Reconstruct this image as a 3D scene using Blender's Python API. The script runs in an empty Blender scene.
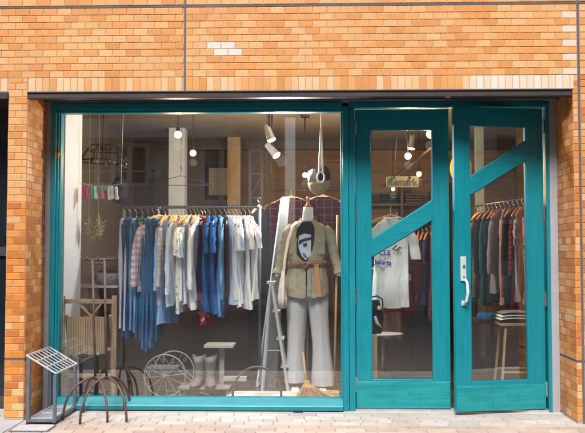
import bpy, bmesh, math, random
from math import sin, cos, pi, radians as R
from mathutils import Vector, Matrix
random.seed(7)
C = bpy.context.scene.collection
SC = bpy.context.scene

# ------------------------------------------------------------------ camera, sky, sun, exposure
F = 812.0
CAMLOC = Vector((0, -6.1, 1.18))
CR = Matrix.Rotation(R(1.69), 3, 'Z') @ Matrix.Rotation(R(92.5), 3, 'X')
cd = bpy.data.cameras.new('camera'); cam = bpy.data.objects.new('camera', cd); C.objects.link(cam)
cd.sensor_width = 36; cd.lens = 36 * F / 585; cd.clip_end = 300; cd.clip_start = 0.05
cam.location = CAMLOC; cam.rotation_euler = CR.to_euler(); SC.camera = cam
W = bpy.data.worlds.new('World'); SC.world = W; W.use_nodes = True
nt = W.node_tree; bg = nt.nodes['Background']
sky = nt.nodes.new('ShaderNodeTexSky'); sky.sky_type = 'NISHITA'; sky.sun_disc = False
SUN_EL, SUN_AZ = 52, 192           # azimuth measured clockwise from +Y
sky.sun_elevation = R(SUN_EL); sky.sun_rotation = R(SUN_AZ); sky.dust_density = 3.0; sky.air_density = 1.0
nt.links.new(sky.outputs[0], bg.inputs[0]); bg.inputs[1].default_value = 0.078
sd = bpy.data.lights.new('sun', 'SUN'); sd.energy = 3.7; sd.angle = R(22); sd.color = (1, .96, .9)
so = bpy.data.objects.new('sun', sd); C.objects.link(so)
dirv = Vector((sin(R(SUN_AZ)) * cos(R(SUN_EL)), cos(R(SUN_AZ)) * cos(R(SUN_EL)), sin(R(SUN_EL))))
so.rotation_euler = dirv.to_track_quat('Z', 'Y').to_euler(); so.location = dirv * 20
SC.view_settings.view_transform = 'Standard'; SC.view_settings.look = 'None'
SC.view_settings.exposure = 0.62; SC.view_settings.gamma = 1; SC.view_settings.use_curve_mapping = False
SC.render.engine = 'CYCLES'
SC.cycles.use_denoising = True; SC.cycles.max_bounces = 8; SC.cycles.transparent_max_bounces = 16
SC.cycles.sample_clamp_indirect = 6

def P(px, py, Y):                    # point of the world at depth Y seen at a place of the photo
    d = CR @ Vector(((px - 292.5) / F, -(py - 216.5) / F, -1))
    return CAMLOC + d * ((Y - CAMLOC.y) / d.y)
def PX(px, Y, py=250): return P(px, py, Y).x
def PZ(py, Y, px=300): return P(px, py, Y).z

# ------------------------------------------------------------------ mesh builder
class MB:
    def __init__(s): s.v = []; s.f = []; s.c = []; s.m = []; s.col = (1, 1, 1); s.mi = 0
    def face(s, idx): s.f.append(tuple(idx)); s.c.append(s.col); s.m.append(s.mi)
    def add(s, vs): n = len(s.v); s.v += [Vector(p) for p in vs]; return n
    def box(s, a, b):
        x0, y0, z0 = a; x1, y1, z1 = b
        if x0 > x1: x0, x1 = x1, x0
        if y0 > y1: y0, y1 = y1, y0
        if z0 > z1: z0, z1 = z1, z0
        n = s.add([(x0,y0,z0),(x1,y0,z0),(x1,y1,z0),(x0,y1,z0),(x0,y0,z1),(x1,y0,z1),(x1,y1,z1),(x0,y1,z1)])
        for q in ((0,3,2,1),(4,5,6,7),(0,1,5,4),(1,2,6,5),(2,3,7,6),(3,0,4,7)): s.face([n+i for i in q])
        return s
    def bar(s, p, q, w, h=None, up=(0, 0, 1)):      # rectangular bar between two points
        h = h or w; p = Vector(p); q = Vector(q); d = (q - p).normalized(); u = Vector(up)
        if abs(d.dot(u)) > .98: u = Vector((0, 1, 0))
        a = d.cross(u).normalized() * w / 2; b = a.cross(d).normalized() * h / 2
        n = s.add([p-a-b, p+a-b, p+a+b, p-a+b, q-a-b, q+a-b, q+a+b, q-a+b])
        for k in ((0,3,2,1),(4,5,6,7),(0,1,5,4),(1,2,6,5),(2,3,7,6),(3,0,4,7)): s.face([n+i for i in k])
        return s
    def tube(s, pts, r, n=8, cap=True, flat=1.0):
        pts = [Vector(p) for p in pts]; rr = r if isinstance(r, (list, tuple)) else [r]*len(pts)
        prev = None; rings = []
        for i, p in enumerate(pts):
            d = (pts[min(i+1, len(pts)-1)] - pts[max(i-1, 0)])
            d = d.normalized() if d.length > 1e-9 else Vector((0, 0, 1))
            if prev is None:
                u = Vector((0, 0, 1)) if abs(d.z) < .9 else Vector((1, 0, 0))
                a = d.cross(u).normalized()
            else: a = (prev - d * prev.dot(d)).normalized()
            prev = a; b = d.cross(a)
            rings.append(s.add([p + (a * cos(2*pi*k/n) + b * sin(2*pi*k/n) * flat) * rr[i] for k in range(n)]))
        for i in range(len(rings)-1):
            for k in range(n):
                k2 = (k+1) % n; s.face((rings[i]+k, rings[i]+k2, rings[i+1]+k2, rings[i+1]+k))
        if cap: s.face([rings[0]+k for k in reversed(range(n))]); s.face([rings[-1]+k for k in range(n)])
        return s
    def loft(s, rings, closed=True, cap=True):
        ns = [s.add(r) for r in rings]; n = len(rings[0])
        for i in range(len(ns)-1):
            for k in range(n if closed else n-1):
                k2 = (k+1) % n; s.face((ns[i]+k, ns[i]+k2, ns[i+1]+k2, ns[i+1]+k))
        if cap and closed: s.face([ns[0]+k for k in reversed(range(n))]); s.face([ns[-1]+k for k in range(n)])
        return s
    def lathe(s, prof, c=(0, 0, 0), n=24, cap=True):
        c = Vector(c)
        return s.loft([[c + Vector((r*cos(2*pi*k/n), r*sin(2*pi*k/n), z)) for k in range(n)] for r, z in prof], True, cap)
    def prism(s, poly, axis, a, b):      # poly in the other two axes, from a to b
        def mk(p, t):
            if axis == 'y': return (p[0], t, p[1])
            if axis == 'x': return (t, p[0], p[1])
            return (p[0], p[1], t)
        n = len(poly); i0 = s.add([mk(p, a) for p in poly]); i1 = s.add([mk(p, b) for p in poly])
        s.face([i0+k for k in reversed(range(n))]); s.face([i1+k for k in range(n)])
        for k in range(n): k2 = (k+1) % n; s.face((i0+k, i0+k2, i1+k2, i1+k))
        return s
    def sphere(s, c, r, n=16, sq=(1, 1, 1)):
        c = Vector(c); m = n//2
        return s.loft([[c + Vector((r*sq[0]*sin(pi*i/m)*cos(2*pi*k/n), r*sq[1]*sin(pi*i/m)*sin(2*pi*k/n), r*sq[2]*cos(pi*i/m)*-1)) for k in range(n)]
                       for i in [.04]+list(range(1, m))+[m-.04]])
    def build(s, name, mats, parent=None, smooth=False, local=False, bevel=0, sub=0, solid=0, at=None):
        me = bpy.data.meshes.new(name)
        if parent is not None: off = Vector((0,0,0)) if local else parent_loc(parent)
        elif at is not None: off = Vector(at)
        elif local: off = Vector((0,0,0))
        else:
            xs = [v.x for v in s.v]; ys = [v.y for v in s.v]; zs = [v.z for v in s.v]
            off = Vector(((min(xs)+max(xs))/2, (min(ys)+max(ys))/2, min(zs)))
        me.from_pydata([v - off for v in s.v], [], s.f)
        if not isinstance(mats, (list, tuple)): mats = [mats]
        for m in mats: me.materials.append(m)
        ca = me.color_attributes.new('tint', 'FLOAT_COLOR', 'CORNER'); li = 0; buf = []
        for p, c in zip(s.f, s.c): buf += [c[0], c[1], c[2], 1] * len(p)
        ca.data.foreach_set('color', buf)
        me.polygons.foreach_set('material_index', s.m)
        bm = bmesh.new(); bm.from_mesh(me); bmesh.ops.recalc_face_normals(bm, faces=bm.faces); bm.to_mesh(me); bm.free()
        me.polygons.foreach_set('use_smooth', [smooth]*len(me.polygons))
        me.update()
        o = bpy.data.objects.new(name, me); C.objects.link(o)
        if parent is not None: o.parent = parent
        elif not local: o.location = off
        if bevel:
            b = o.modifiers.new('b', 'BEVEL'); b.width = bevel; b.segments = 2; b.limit_method = 'ANGLE'; b.angle_limit = R(40)
        if solid:
            b = o.modifiers.new('s', 'SOLIDIFY'); b.thickness = solid; b.offset = 0
        if sub:
            b = o.modifiers.new('u', 'SUBSURF'); b.levels = sub; b.render_levels = sub
        return o

LOCS = {}
def parent_loc(p):
    t = Vector(p.location)
    while p.parent is not None: p = p.parent; t += Vector(p.location)
    return t
def tag(o, label, cat, group=None, kind=None):
    if label: o['label'] = label
    if cat: o['category'] = cat
    if group: o['group'] = group
    if kind: o['kind'] = kind
    return o
def thing(name, label, cat, loc=(0, 0, 0), group=None, rotz=0):
    o = bpy.data.objects.new(name, None); C.objects.link(o); o.location = loc; o.rotation_euler = (0, 0, rotz)
    o.empty_display_size = .1
    return tag(o, label, cat, group)
def struct(o): o['kind'] = 'structure'; return o
def copy_tree(o, parent=None):
    c = o.copy(); C.objects.link(c); c.parent = parent
    for ch in list(o.children): copy_tree(ch, c)
    return c

# ------------------------------------------------------------------ materials
def mat(name, col, rough=.6, metal=0.0, ns=6.0, na=.2, bump=0.0, bs=60.0, attr=False, spec=.5, stretch=None, emit=0, col2=None, coat=0):
    m = bpy.data.materials.new(name); m.use_nodes = True; t = m.node_tree; N = t.nodes; L = t.links
    b = N['Principled BSDF']; b.inputs['Roughness'].default_value = rough; b.inputs['Metallic'].default_value = metal
    b.inputs['Specular IOR Level'].default_value = spec; b.inputs['Coat Weight'].default_value = coat
    tc = N.new('ShaderNodeTexCoord'); src = tc.outputs['Object']
    if stretch:
        mp = N.new('ShaderNodeMapping'); mp.inputs['Scale'].default_value = stretch; L.new(src, mp.inputs[0]); src = mp.outputs[0]
    no = N.new('ShaderNodeTexNoise'); no.inputs['Scale'].default_value = ns; no.inputs['Detail'].default_value = 6; no.inputs['Roughness'].default_value = .65
    L.new(src, no.inputs['Vector'])
    mr = N.new('ShaderNodeMapRange'); mr.inputs[1].default_value = .25; mr.inputs[2].default_value = .75
    mr.inputs[3].default_value = 0; mr.inputs[4].default_value = 1; L.new(no.outputs['Fac'], mr.inputs[0])
    mx = N.new('ShaderNodeMix'); mx.data_type = 'RGBA'; L.new(mr.outputs[0], mx.inputs['Factor'])
    if col2 is None: col2 = tuple(min(1, c*(1+na)) for c in col); colA = tuple(c*(1-na) for c in col)
    else: colA = col
    mx.inputs['A'].default_value = (*colA, 1); mx.inputs['B'].default_value = (*col2, 1)
    out = mx.outputs['Result']
    if attr:
        at = N.new('ShaderNodeAttribute'); at.attribute_name = 'tint'
        mm = N.new('ShaderNodeMix'); mm.data_type = 'RGBA'; mm.blend_type = 'MULTIPLY'; mm.inputs['Factor'].default_value = 1
        L.new(at.outputs['Color'], mm.inputs['A']); L.new(out, mm.inputs['B']); out = mm.outputs['Result']
    L.new(out, b.inputs['Base Color'])
    if emit:
        b.inputs['Emission Strength'].default_value = emit; L.new(out, b.inputs['Emission Color'])
    if bump:
        n2 = N.new('ShaderNodeTexNoise'); n2.inputs['Scale'].default_value = bs; n2.inputs['Detail'].default_value = 4; L.new(src, n2.inputs['Vector'])
        bp = N.new('ShaderNodeBump'); bp.inputs['Strength'].default_value = bump; bp.inputs['Distance'].default_value = .01
        L.new(n2.outputs['Fac'], bp.inputs['Height']); L.new(bp.outputs[0], b.inputs['Normal'])
    rr = N.new('ShaderNodeMapRange'); rr.inputs[3].default_value = max(.02, rough-.1); rr.inputs[4].default_value = min(1, rough+.12)
    L.new(no.outputs['Fac'], rr.inputs[0]); L.new(rr.outputs[0], b.inputs['Roughness'])
    return m

def cloth(name, col, kind=None, col2=(0, 0, 0), col3=None, k=14.0, na=.12, bump=.45, bs=16, st=(1.6, 1.6, .6)):
    m = mat(name, col, .9, ns=9, na=na, bump=bump, bs=bs, spec=.15, stretch=st)
    [n for n in m.node_tree.nodes if n.type == 'BUMP'][0].inputs['Distance'].default_value = .03
    t = m.node_tree; N = t.nodes; L = t.links; b = N['Principled BSDF']
    if kind:
        tc = [n for n in N if n.type == 'TEX_COORD'][0]; sp = N.new('ShaderNodeSeparateXYZ'); L.new(tc.outputs['Object'], sp.inputs[0])
        prev = b.inputs['Base Color'].links[0].from_socket
        def stripe(sock, kk, th, c, fac, prev, ph=0.0):
            a = N.new('ShaderNodeMath'); a.operation = 'MULTIPLY_ADD'; a.inputs[1].default_value = kk; a.inputs[2].default_value = ph; L.new(sock, a.inputs[0])
            f = N.new('ShaderNodeMath'); f.operation = 'FRACT'; L.new(a.outputs[0], f.inputs[0])
            g = N.new('ShaderNodeMath'); g.operation = 'GREATER_THAN'; g.inputs[1].default_value = th; L.new(f.outputs[0], g.inputs[0])
            h = N.new('ShaderNodeMath'); h.operation = 'MULTIPLY'; h.inputs[1].default_value = fac; L.new(g.outputs[0], h.inputs[0])
            mx = N.new('ShaderNodeMix'); mx.data_type = 'RGBA'; L.new(h.outputs[0], mx.inputs['Factor']); L.new(prev, mx.inputs['A']); mx.inputs['B'].default_value = (*c, 1)
            return mx.outputs['Result']
        if kind == 'plaid':
            prev = stripe(sp.outputs['Z'], k, .55, col2, .65, prev); prev = stripe(sp.outputs['X'], k, .55, col2, .65, prev, .3)
            prev = stripe(sp.outputs['Z'], k, .9, col3 or col2, .8, prev, .45); prev = stripe(sp.outputs['X'], k, .9, col3 or col2, .8, prev, .65)
        elif kind == 'vstripe': prev = stripe(sp.outputs['X'], k, .6, col2, .8, prev)
        elif kind == 'hstripe': prev = stripe(sp.outputs['Z'], k, .5, col2, .85, prev)
        elif kind == 'floral':
            for sc_, cc, th in ((26, col2, .30), (34, col3 or (1, 1, 1), .22)):
                vo = N.new('ShaderNodeTexVoronoi'); vo.inputs['Scale'].default_value = sc_; L.new(tc.outputs['Object'], vo.inputs['Vector'])
                g = N.new('ShaderNodeMath'); g.operation = 'LESS_THAN'; g.inputs[1].default_value = th; L.new(vo.outputs['Distance'], g.inputs[0])
                mx = N.new('ShaderNodeMix'); mx.data_type = 'RGBA'; L.new(g.outputs[0], mx.inputs['Factor']); L.new(prev, mx.inputs['A']); mx.inputs['B'].default_value = (*cc, 1)
                prev = mx.outputs['Result']
        elif kind == 'denim':
            no = N.new('ShaderNodeTexNoise'); no.inputs['Scale'].default_value = 7; mp = N.new('ShaderNodeMapping'); mp.inputs['Scale'].default_value = (6, 6, .7)
            L.new(tc.outputs['Object'], mp.inputs[0]); L.new(mp.outputs[0], no.inputs['Vector'])
            mr = N.new('ShaderNodeMapRange'); mr.inputs[1].default_value = .42; mr.inputs[2].default_value = .72; L.new(no.outputs['Fac'], mr.inputs[0])
            mx = N.new('ShaderNodeMix'); mx.data_type = 'RGBA'; L.new(mr.outputs[0], mx.inputs['Factor']); L.new(prev, mx.inputs['A']); mx.inputs['B'].default_value = (*col2, 1)
            prev = mx.outputs['Result']
        L.new(prev, b.inputs['Base Color'])
    return m

def glass_mat(name='glass', tint=(.985, .99, .99), ior=1.5, rough=0.0, haze_film=.006):
    m = bpy.data.materials.new(name); m.use_nodes = True; t = m.node_tree; N = t.nodes; L = t.links
    N.remove(N['Principled BSDF']); o = N['Material Output']
    tr = N.new('ShaderNodeBsdfTransparent'); tr.inputs[0].default_value = (*tint, 1)
    gl = N.new('ShaderNodeBsdfGlossy'); gl.inputs['Roughness'].default_value = rough; gl.inputs[0].default_value = (1, 1, 1, 1)
    fr = N.new('ShaderNodeFresnel')      # a thin sheet: both faces reflect like the outer one
    ge = N.new('ShaderNodeNewGeometry'); ir = N.new('ShaderNodeMapRange'); ir.inputs[3].default_value = ior; ir.inputs[4].default_value = 1/ior
    L.new(ge.outputs['Backfacing'], ir.inputs[0]); L.new(ir.outputs[0], fr.inputs[0])
    mx = N.new('ShaderNodeMixShader'); L.new(fr.outputs[0], mx.inputs[0]); L.new(tr.outputs[0], mx.inputs[1]); L.new(gl.outputs[0], mx.inputs[2]); 
    df = N.new('ShaderNodeBsdfDiffuse'); df.inputs[0].default_value = (.75, .78, .80, 1); m2 = N.new('ShaderNodeMixShader')  # pale diffuse film mixed in to give the panes a milky haze
    tc = N.new('ShaderNodeTexCoord'); no = N.new('ShaderNodeTexNoise'); no.inputs['Scale'].default_value = 2.2; no.inputs['Detail'].default_value = 7; L.new(tc.outputs['Object'], no.inputs['Vector'])
    dr_ = N.new('ShaderNodeMapRange'); dr_.inputs[1].default_value = .3; dr_.inputs[2].default_value = .75; dr_.inputs[3].default_value = haze_film*.5; dr_.inputs[4].default_value = haze_film*1.6; L.new(no.outputs['Fac'], dr_.inputs[0])
    L.new(dr_.outputs[0], m2.inputs[0]); L.new(mx.outputs[0], m2.inputs[1]); L.new(df.outputs[0], m2.inputs[2]); L.new(m2.outputs[0], o.inputs[0])
    return m

M = {}
M['tile'] = mat('glazed_tile', (1, 1, 1), .42, ns=30, na=.07, bump=.06, bs=120, attr=True)
def weather(m, sc=1.3, lo=.80, stretch=(1, 1, .35), col=(.55, .48, .42)):
    t = m.node_tree; N = t.nodes; L = t.links; b = N['Principled BSDF']; prev = b.inputs['Base Color'].links[0].from_socket
    tc = N.new('ShaderNodeTexCoord'); mp = N.new('ShaderNodeMapping'); mp.inputs['Scale'].default_value = stretch; L.new(tc.outputs['Object'], mp.inputs[0])
    no = N.new('ShaderNodeTexNoise'); no.inputs['Scale'].default_value = sc; no.inputs['Detail'].default_value = 9; no.inputs['Roughness'].default_value = .7; L.new(mp.outputs[0], no.inputs['Vector'])
    mr = N.new('ShaderNodeMapRange'); mr.inputs[1].default_value = .45; mr.inputs[2].default_value = .75; mr.inputs[3].default_value = 0; mr.inputs[4].default_value = 1-lo; L.new(no.outputs['Fac'], mr.inputs[0])
    mx = N.new('ShaderNodeMix'); mx.data_type = 'RGBA'; mx.blend_type = 'MULTIPLY'; L.new(mr.outputs[0], mx.inputs['Factor']); L.new(prev, mx.inputs['A']); mx.inputs['B'].default_value = (*col, 1)
    L.new(mx.outputs['Result'], b.inputs['Base Color']); return m
def chips(m, th=.67, col=(.02, .075, .08), sc=30):
    t = m.node_tree; N = t.nodes; L = t.links; b = N['Principled BSDF']; prev = b.inputs['Base Color'].links[0].from_socket
    tc = N.new('ShaderNodeTexCoord'); fs = []
    for s_, lo, hi in ((sc, th, th+.02), (3.1, .52, .6)):
        no = N.new('ShaderNodeTexNoise'); no.inputs['Scale'].default_value = s_; no.inputs['Detail'].default_value = 5; L.new(tc.outputs['Object'], no.inputs['Vector'])
        mr = N.new('ShaderNodeMapRange'); mr.inputs[1].default_value = lo; mr.inputs[2].default_value = hi; L.new(no.outputs['Fac'], mr.inputs[0]); fs.append(mr.outputs[0])
    mu = N.new('ShaderNodeMath'); mu.operation = 'MULTIPLY'; L.new(fs[0], mu.inputs[0]); L.new(fs[1], mu.inputs[1])
    mx = N.new('ShaderNodeMix'); mx.data_type = 'RGBA'; L.new(mu.outputs[0], mx.inputs['Factor']); L.new(prev, mx.inputs['A']); mx.inputs['B'].default_value = (*col, 1)
    L.new(mx.outputs['Result'], b.inputs['Base Color']); return m
weather(M['tile'])
M['mortar'] = mat('mortar', (.46, .32, .23), .95, ns=20, na=.12, bump=.3)
M['sealant'] = mat('sealant', (.10, .095, .11), .7, ns=15, na=.2)
M['beam'] = mat('painted_steel_beam', (.045, .036, .038), .5, ns=5, na=.25, stretch=(1, 8, 8), bump=.05)
M['trim'] = mat('grey_trim', (.33, .33, .37), .45, ns=4, na=.08)
M['teal'] = mat('teal_paint', (.002, .21, .265), .38, ns=5, na=.16, bump=.10, bs=22, stretch=(9, 9, .7))
M['teal_h'] = mat('teal_paint_across', (.002, .21, .265), .38, ns=5, na=.16, bump=.10, bs=22, stretch=(.7, 9, 9))
M['teal_worn'] = mat('teal_paint_worn', (.003, .16, .19), .35, ns=5, bump=.2, bs=18, stretch=(.8, 6, 9), col2=(.01, .33, .35))
M['teal_sill'] = mat('teal_sill', (.004, .20, .25), .35, ns=6, na=.15, bump=.08, bs=20, stretch=(.6, 8, 8))
for k_ in ('teal', 'teal_h', 'teal_worn', 'teal_sill'): weather(M[k_], 3.0, .72, (2, 2, .5), (.45, .5, .45)); chips(M[k_])
weather(M['beam'], 2, .5, (1, 1, 1), (.5, .4, .35))
M['glass'] = glass_mat(ior=1.9)
M['steel'] = mat('brushed_steel', (.62, .62, .62), .28, 1.0, ns=20, na=.08)
M['satin'] = mat('satin_aluminium', (.72, .73, .74), .35, .35, ns=20, na=.06)
M['alu'] = mat('aluminium', (.50, .52, .54), .4, .5, ns=20, na=.1)
M['fwhite'] = mat('white_window_paint', (.86, .87, .88), .6, na=.03)
M['brass'] = mat('brass', (.75, .55, .2), .3, 1.0)
M['grey_metal'] = mat('blue_grey_metal', (.13, .16, .2), .45, .3, ns=14, na=.2, bump=.05)
M['white_metal'] = mat('white_painted_metal', (.48, .49, .52), .45, ns=20, na=.1)
M['rust'] = mat('rusty_iron', (.055, .035, .03), .55, .3, ns=25, bump=.15, bs=90, col2=(.15, .10, .085))
M['black'] = mat('black', (.012, .012, .014), .5)
M['dark'] = mat('dark_grey', (.035, .035, .04), .5, na=.3)
M['wood'] = mat('pale_wood', (.42, .28, .13), .6, ns=8, na=.3, bump=.1, stretch=(6, 6, .7))
M['wood_h'] = mat('pale_wood_across', (.42, .28, .13), .6, ns=8, na=.3, bump=.1, stretch=(.7, 6, 6))
M['hangerwood'] = mat('hanger_wood', (.5, .25, .07), .4, ns=12, na=.2)
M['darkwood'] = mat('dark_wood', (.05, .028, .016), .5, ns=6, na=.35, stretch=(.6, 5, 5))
M['whitepaint'] = mat('old_white_paint', (.5, .51, .49), .6, ns=9, bump=.1, col2=(.62, .63, .61))
M['oldwood'] = mat('weathered_pale_wood', (.15, .10, .055), .75, ns=9, bump=.25, stretch=(6, 6, .7), col2=(.34, .25, .15))
M['oldwood_h'] = mat('weathered_pale_wood_across', (.15, .10, .055), .75, ns=9, bump=.25, stretch=(.7, 6, 6), col2=(.34, .25, .15))
M['dullwhite'] = mat('dull_white_metal', (.15, .16, .16), .6, ns=25, bump=.1, col2=(.28, .29, .29))
M['greywood'] = mat('weathered_wood', (.20, .21, .18), .7, ns=10, bump=.2, stretch=(1, 6, 1), col2=(.38, .39, .34))
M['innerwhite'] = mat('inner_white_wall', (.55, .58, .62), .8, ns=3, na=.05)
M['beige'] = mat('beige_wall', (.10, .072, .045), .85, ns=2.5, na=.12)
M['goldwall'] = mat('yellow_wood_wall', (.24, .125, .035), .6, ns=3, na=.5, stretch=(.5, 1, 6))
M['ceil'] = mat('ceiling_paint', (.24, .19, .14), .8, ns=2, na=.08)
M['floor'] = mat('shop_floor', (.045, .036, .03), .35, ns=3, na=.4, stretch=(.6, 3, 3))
M['iron'] = mat('black_iron', (.02, .02, .02), .4, .5)
M['bulb'] = mat('bulb', (1, .72, .38), .5, emit=7, na=.0)
M['spotface'] = mat('spot_face', (1, .9, .75), .5, emit=9, na=.0)
M['orange'] = mat('orange_shade', (1, .26, .02), .6, emit=.26, ns=25, na=.5)
M['leather'] = mat('tan_leather', (.19, .08, .035), .45, ns=14, na=.25, bump=.1)
M['leather2'] = mat('light_tan_leather', (.42, .19, .07), .45, ns=14, na=.2, bump=.1)
M['bootgrey'] = mat('grey_suede', (.09, .08, .075), .7, ns=16, bump=.3, col2=(.22, .20, .185))
M['plaster'] = mat('mannequin_white', (.72, .73, .70), .5, ns=3, na=.04)
M['straw'] = mat('straw', (.48, .29, .12), .8, ns=18, na=.35, bump=.6, bs=40, stretch=(5, 5, .8))
M['wicker'] = mat('wicker', (.16, .12, .11), .7, ns=40, bump=.8, bs=45, col2=(.55, .5, .48))
M['mirror'] = mat('mirror', (.75, .78, .8), .06, 1.0, na=.02)
M['screen'] = mat('grey_board', (.05, .056, .056), .45, na=.35)
M['green'] = mat('dried_green', (.16, .17, .05), .8, ns=30, col2=(.45, .38, .16))

# ------------------------------------------------------------------ ground
ZG = 0.0
g = MB(); g.box((-40, -45, -.6), (40, 0.0, -.16)); struct(g.build('ground', mat('earth', (.1, .09, .08), .9), local=True))
g = MB(); g.box((-40, -12, -.16), (40, -2.0, -.12)); struct(g.build('road', mat('asphalt', (.055, .055, .06), .85, ns=30, na=.25, bump=.4), local=True))
g = MB(); g.box((-40, -2.0, -.16), (40, -1.85, .0)); struct(g.build('kerb', mat('kerb_concrete', (.4, .39, .37), .85, ns=10, bump=.2), local=True))
g = MB(); g.box((-40, -17, -.16), (40, -12, .0)); struct(g.build('far_pavement', mat('far_paving', (.38, .36, .34), .85, ns=8, bump=.2), local=True))
g = MB(); g.box((-40, -1.85, -.16), (40, .0, -.006)); struct(g.build('pavement_bed', mat('joint_sand', (.26, .22, .19), .95, ns=30, na=.3), local=True))

pale = [(.60, .55, .51), (.66, .63, .61), (.56, .53, .51), (.62, .54, .49), (.52, .50, .49)]
pink = [(.60, .45, .37), (.57, .44, .38), (.66, .55, .45), (.61, .49, .43), (.56, .46, .41), (.64, .53, .46)]
pv = MB()
def paver(x0, y0, x1, y1, col):
    j = random.uniform(.95, 1.05); pv.col = tuple(c*j*.74 for c in col); e = .0015; h = random.uniform(-.0008, .0008); b = .004
    x0 += e; x1 -= e; y0 += e; y1 -= e
    n = pv.add([(x0,y0,-.006),(x1,y0,-.006),(x1,y1,-.006),(x0,y1,-.006),(x0+b,y0+b,h),(x1-b,y0+b,h),(x1-b,y1-b,h),(x0+b,y1-b,h)])
    for q in ((4,5,6,7),(0,1,5,4),(1,2,6,5),(2,3,7,6),(3,0,4,7)): pv.face([n+i for i in q])
XPL, XPR = -4.2, 4.6
def prow(y1, d, w, pal, off):
    x = XPL + off
    while x < XPR: paver(x, y1-d, x+w, y1, random.choice(pal)); x += w
y = -.10
rows = [(.10, .2, pale), (.10, .2, pale), (.10, .10, pale), (.10, .2, pale), (.10, .2, pink), (.10, .2, pink)]
ri = 0
while y > -1.85 + .03:
    d, w, pal = rows[ri] if ri < len(rows) else (.1, .2, pink if (ri // 5) % 3 else pale)
    d = min(d, y + 1.85); prow(y, d, w, pal, (ri % 2) * w * .5 + (ri % 3) * .013); y -= d; ri += 1
pvm = mat('paver', (1, 1, 1), .8, ns=14, na=.13, bump=.25, bs=150, attr=True); weather(pvm, 2.2, .66, (1, 1, 1), (.5, .47, .43)); chips(pvm, .70, (.08, .07, .07), 22)
struct(pv.build('pavement', pvm, local=True))
g = MB(); g.box((-4.2, -.10, -.006), (4.6, .0, .004))
struct(g.build('pavement_edge', mat('concrete_strip', (.42, .40, .385), .85, ns=10, na=.12, bump=.15), local=True))
# grey slab and a metal cover by the rack
g = MB(); xa = PX(-14, -.5, 424); xb = PX(20, -.5, 424)
g.box((xa-1.5, -.95, -.001), (xb, -.415, .005)); struct(g.build('pavement_slab', mat('grey_slab', (.36, .37, .39), .8, ns=9, na=.15, bump=.15), local=True))
cv = thing('drain_cover', 'flat pale metal cover set in the paving before the brick pillar', 'drain cover', (PX(36, -.62, 430), -.68, 0))
g = MB(); a = cv.location; g.box((a.x-.13, a.y-.09, -.004), (a.x+.13, a.y+.09, .006)); g.build('frame', M['grey_metal'], cv)
g = MB(); g.box((a.x-.118, a.y-.078, .005), (a.x+.118, a.y+.078, .009))
for k in range(7): g.box((a.x-.105+k*.032, a.y-.07, .009), (a.x-.095+k*.032, a.y+.07, .0105))
g.build('plate', M['white_metal'], cv)

# ------------------------------------------------------------------ the building front
YF = -.41
xl = (PX(26.2, YF) + PX(44.5, 0)) / 2       # left inner reveal
xr = (PX(577, YF) + PX(556.5, 0)) / 2       # right inner reveal
xpl = PX(6.6, YF)                           # outer face of left pillar
print('reveals', xl, xr, xpl)
ZS = PZ(90.5, YF, 300)                      # underside of the soldier course
ZJ = ZS + .10 + .05*10 - .0
ZTOP = ZJ + .012 + .05*13
XL0, XR0 = -3.6, 4.2
bld = thing('brick_building', 'orange tiled shop building with a wide recessed shopfront under a dark steel beam', 'building', (0, YF, 0))
OR = [(.66, .27, .075), (.70, .31, .10), (.60, .23, .055), (.72, .36, .12), (.74, .41, .16), (.73, .43, .20), (.64, .25, .05)]
PAL = [(.74, .47, .24), (.75, .43, .18), (.75, .50, .28)]
def tcol(z, low=False):
    if low: c = random.choice([(.62, .22, .035), (.66, .25, .045), (.56, .18, .03), (.68, .30, .08), (.64, .27, .06), (.50, .17, .04), (.70, .40, .18)])
    else: c = random.choice(OR[1:] + PAL[:2]) if random.random() < .75 else random.choice(OR)
    j = random.uniform(.94, 1.05)
    if not low: c = tuple(a_*.55+b_*.45 for a_, b_ in zip(c, (.69, .335, .115)))
    return tuple(v*j for v in c)
class TileSheet(MB):
    def tile(s, a, b, frame, col):       # a,b in (u, z); frame maps (u, depth, z) to the world
        s.col = col; e = .0021; c = .002; h = .004 + random.uniform(-.0006, .0006); u0, z0 = a; u1, z1 = b
        if u1-u0 < .012: return
        u0 += e; u1 -= e; z0 += e; z1 -= e
        n = s.add([frame(u0, -.001, z0), frame(u1, -.001, z0), frame(u1, -.001, z1), frame(u0, -.001, z1),
                   frame(u0, h-c*.5, z0), frame(u1, h-c*.5, z0), frame(u1, h-c*.5, z1), frame(u0, h-c*.5, z1),
                   frame(u0+c, h, z0+c), frame(u1-c, h, z0+c), frame(u1-c, h, z1-c), frame(u0+c, h, z1-c)])
        for q in ((8,9,10,11),(4,5,9,8),(5,6,10,9),(6,7,11,10),(7,4,8,11),(0,1,5,4),(1,2,6,5),(2,3,7,6),(3,0,4,7)): s.face([n+i for i in q])
    def field(s, u0, u1, z0, rows, frame, ph=0, low=False, colf=None, pitch=.05, wid=.1):
        for r in range(rows):
            z = z0 + r*pitch; u = u0 - ((r+ph) % 2) * wid/2
            while u < u1 - 1e-4:
                a, b = max(u, u0), min(u+wid, u1)
                col = (colf(a, b, z, r) if colf else None) or tcol(z, low)
                s.tile((a, z), (b, z+pitch), frame, col); u += wid
front = lambda u, d, z: (u, YF - d, z)
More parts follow.
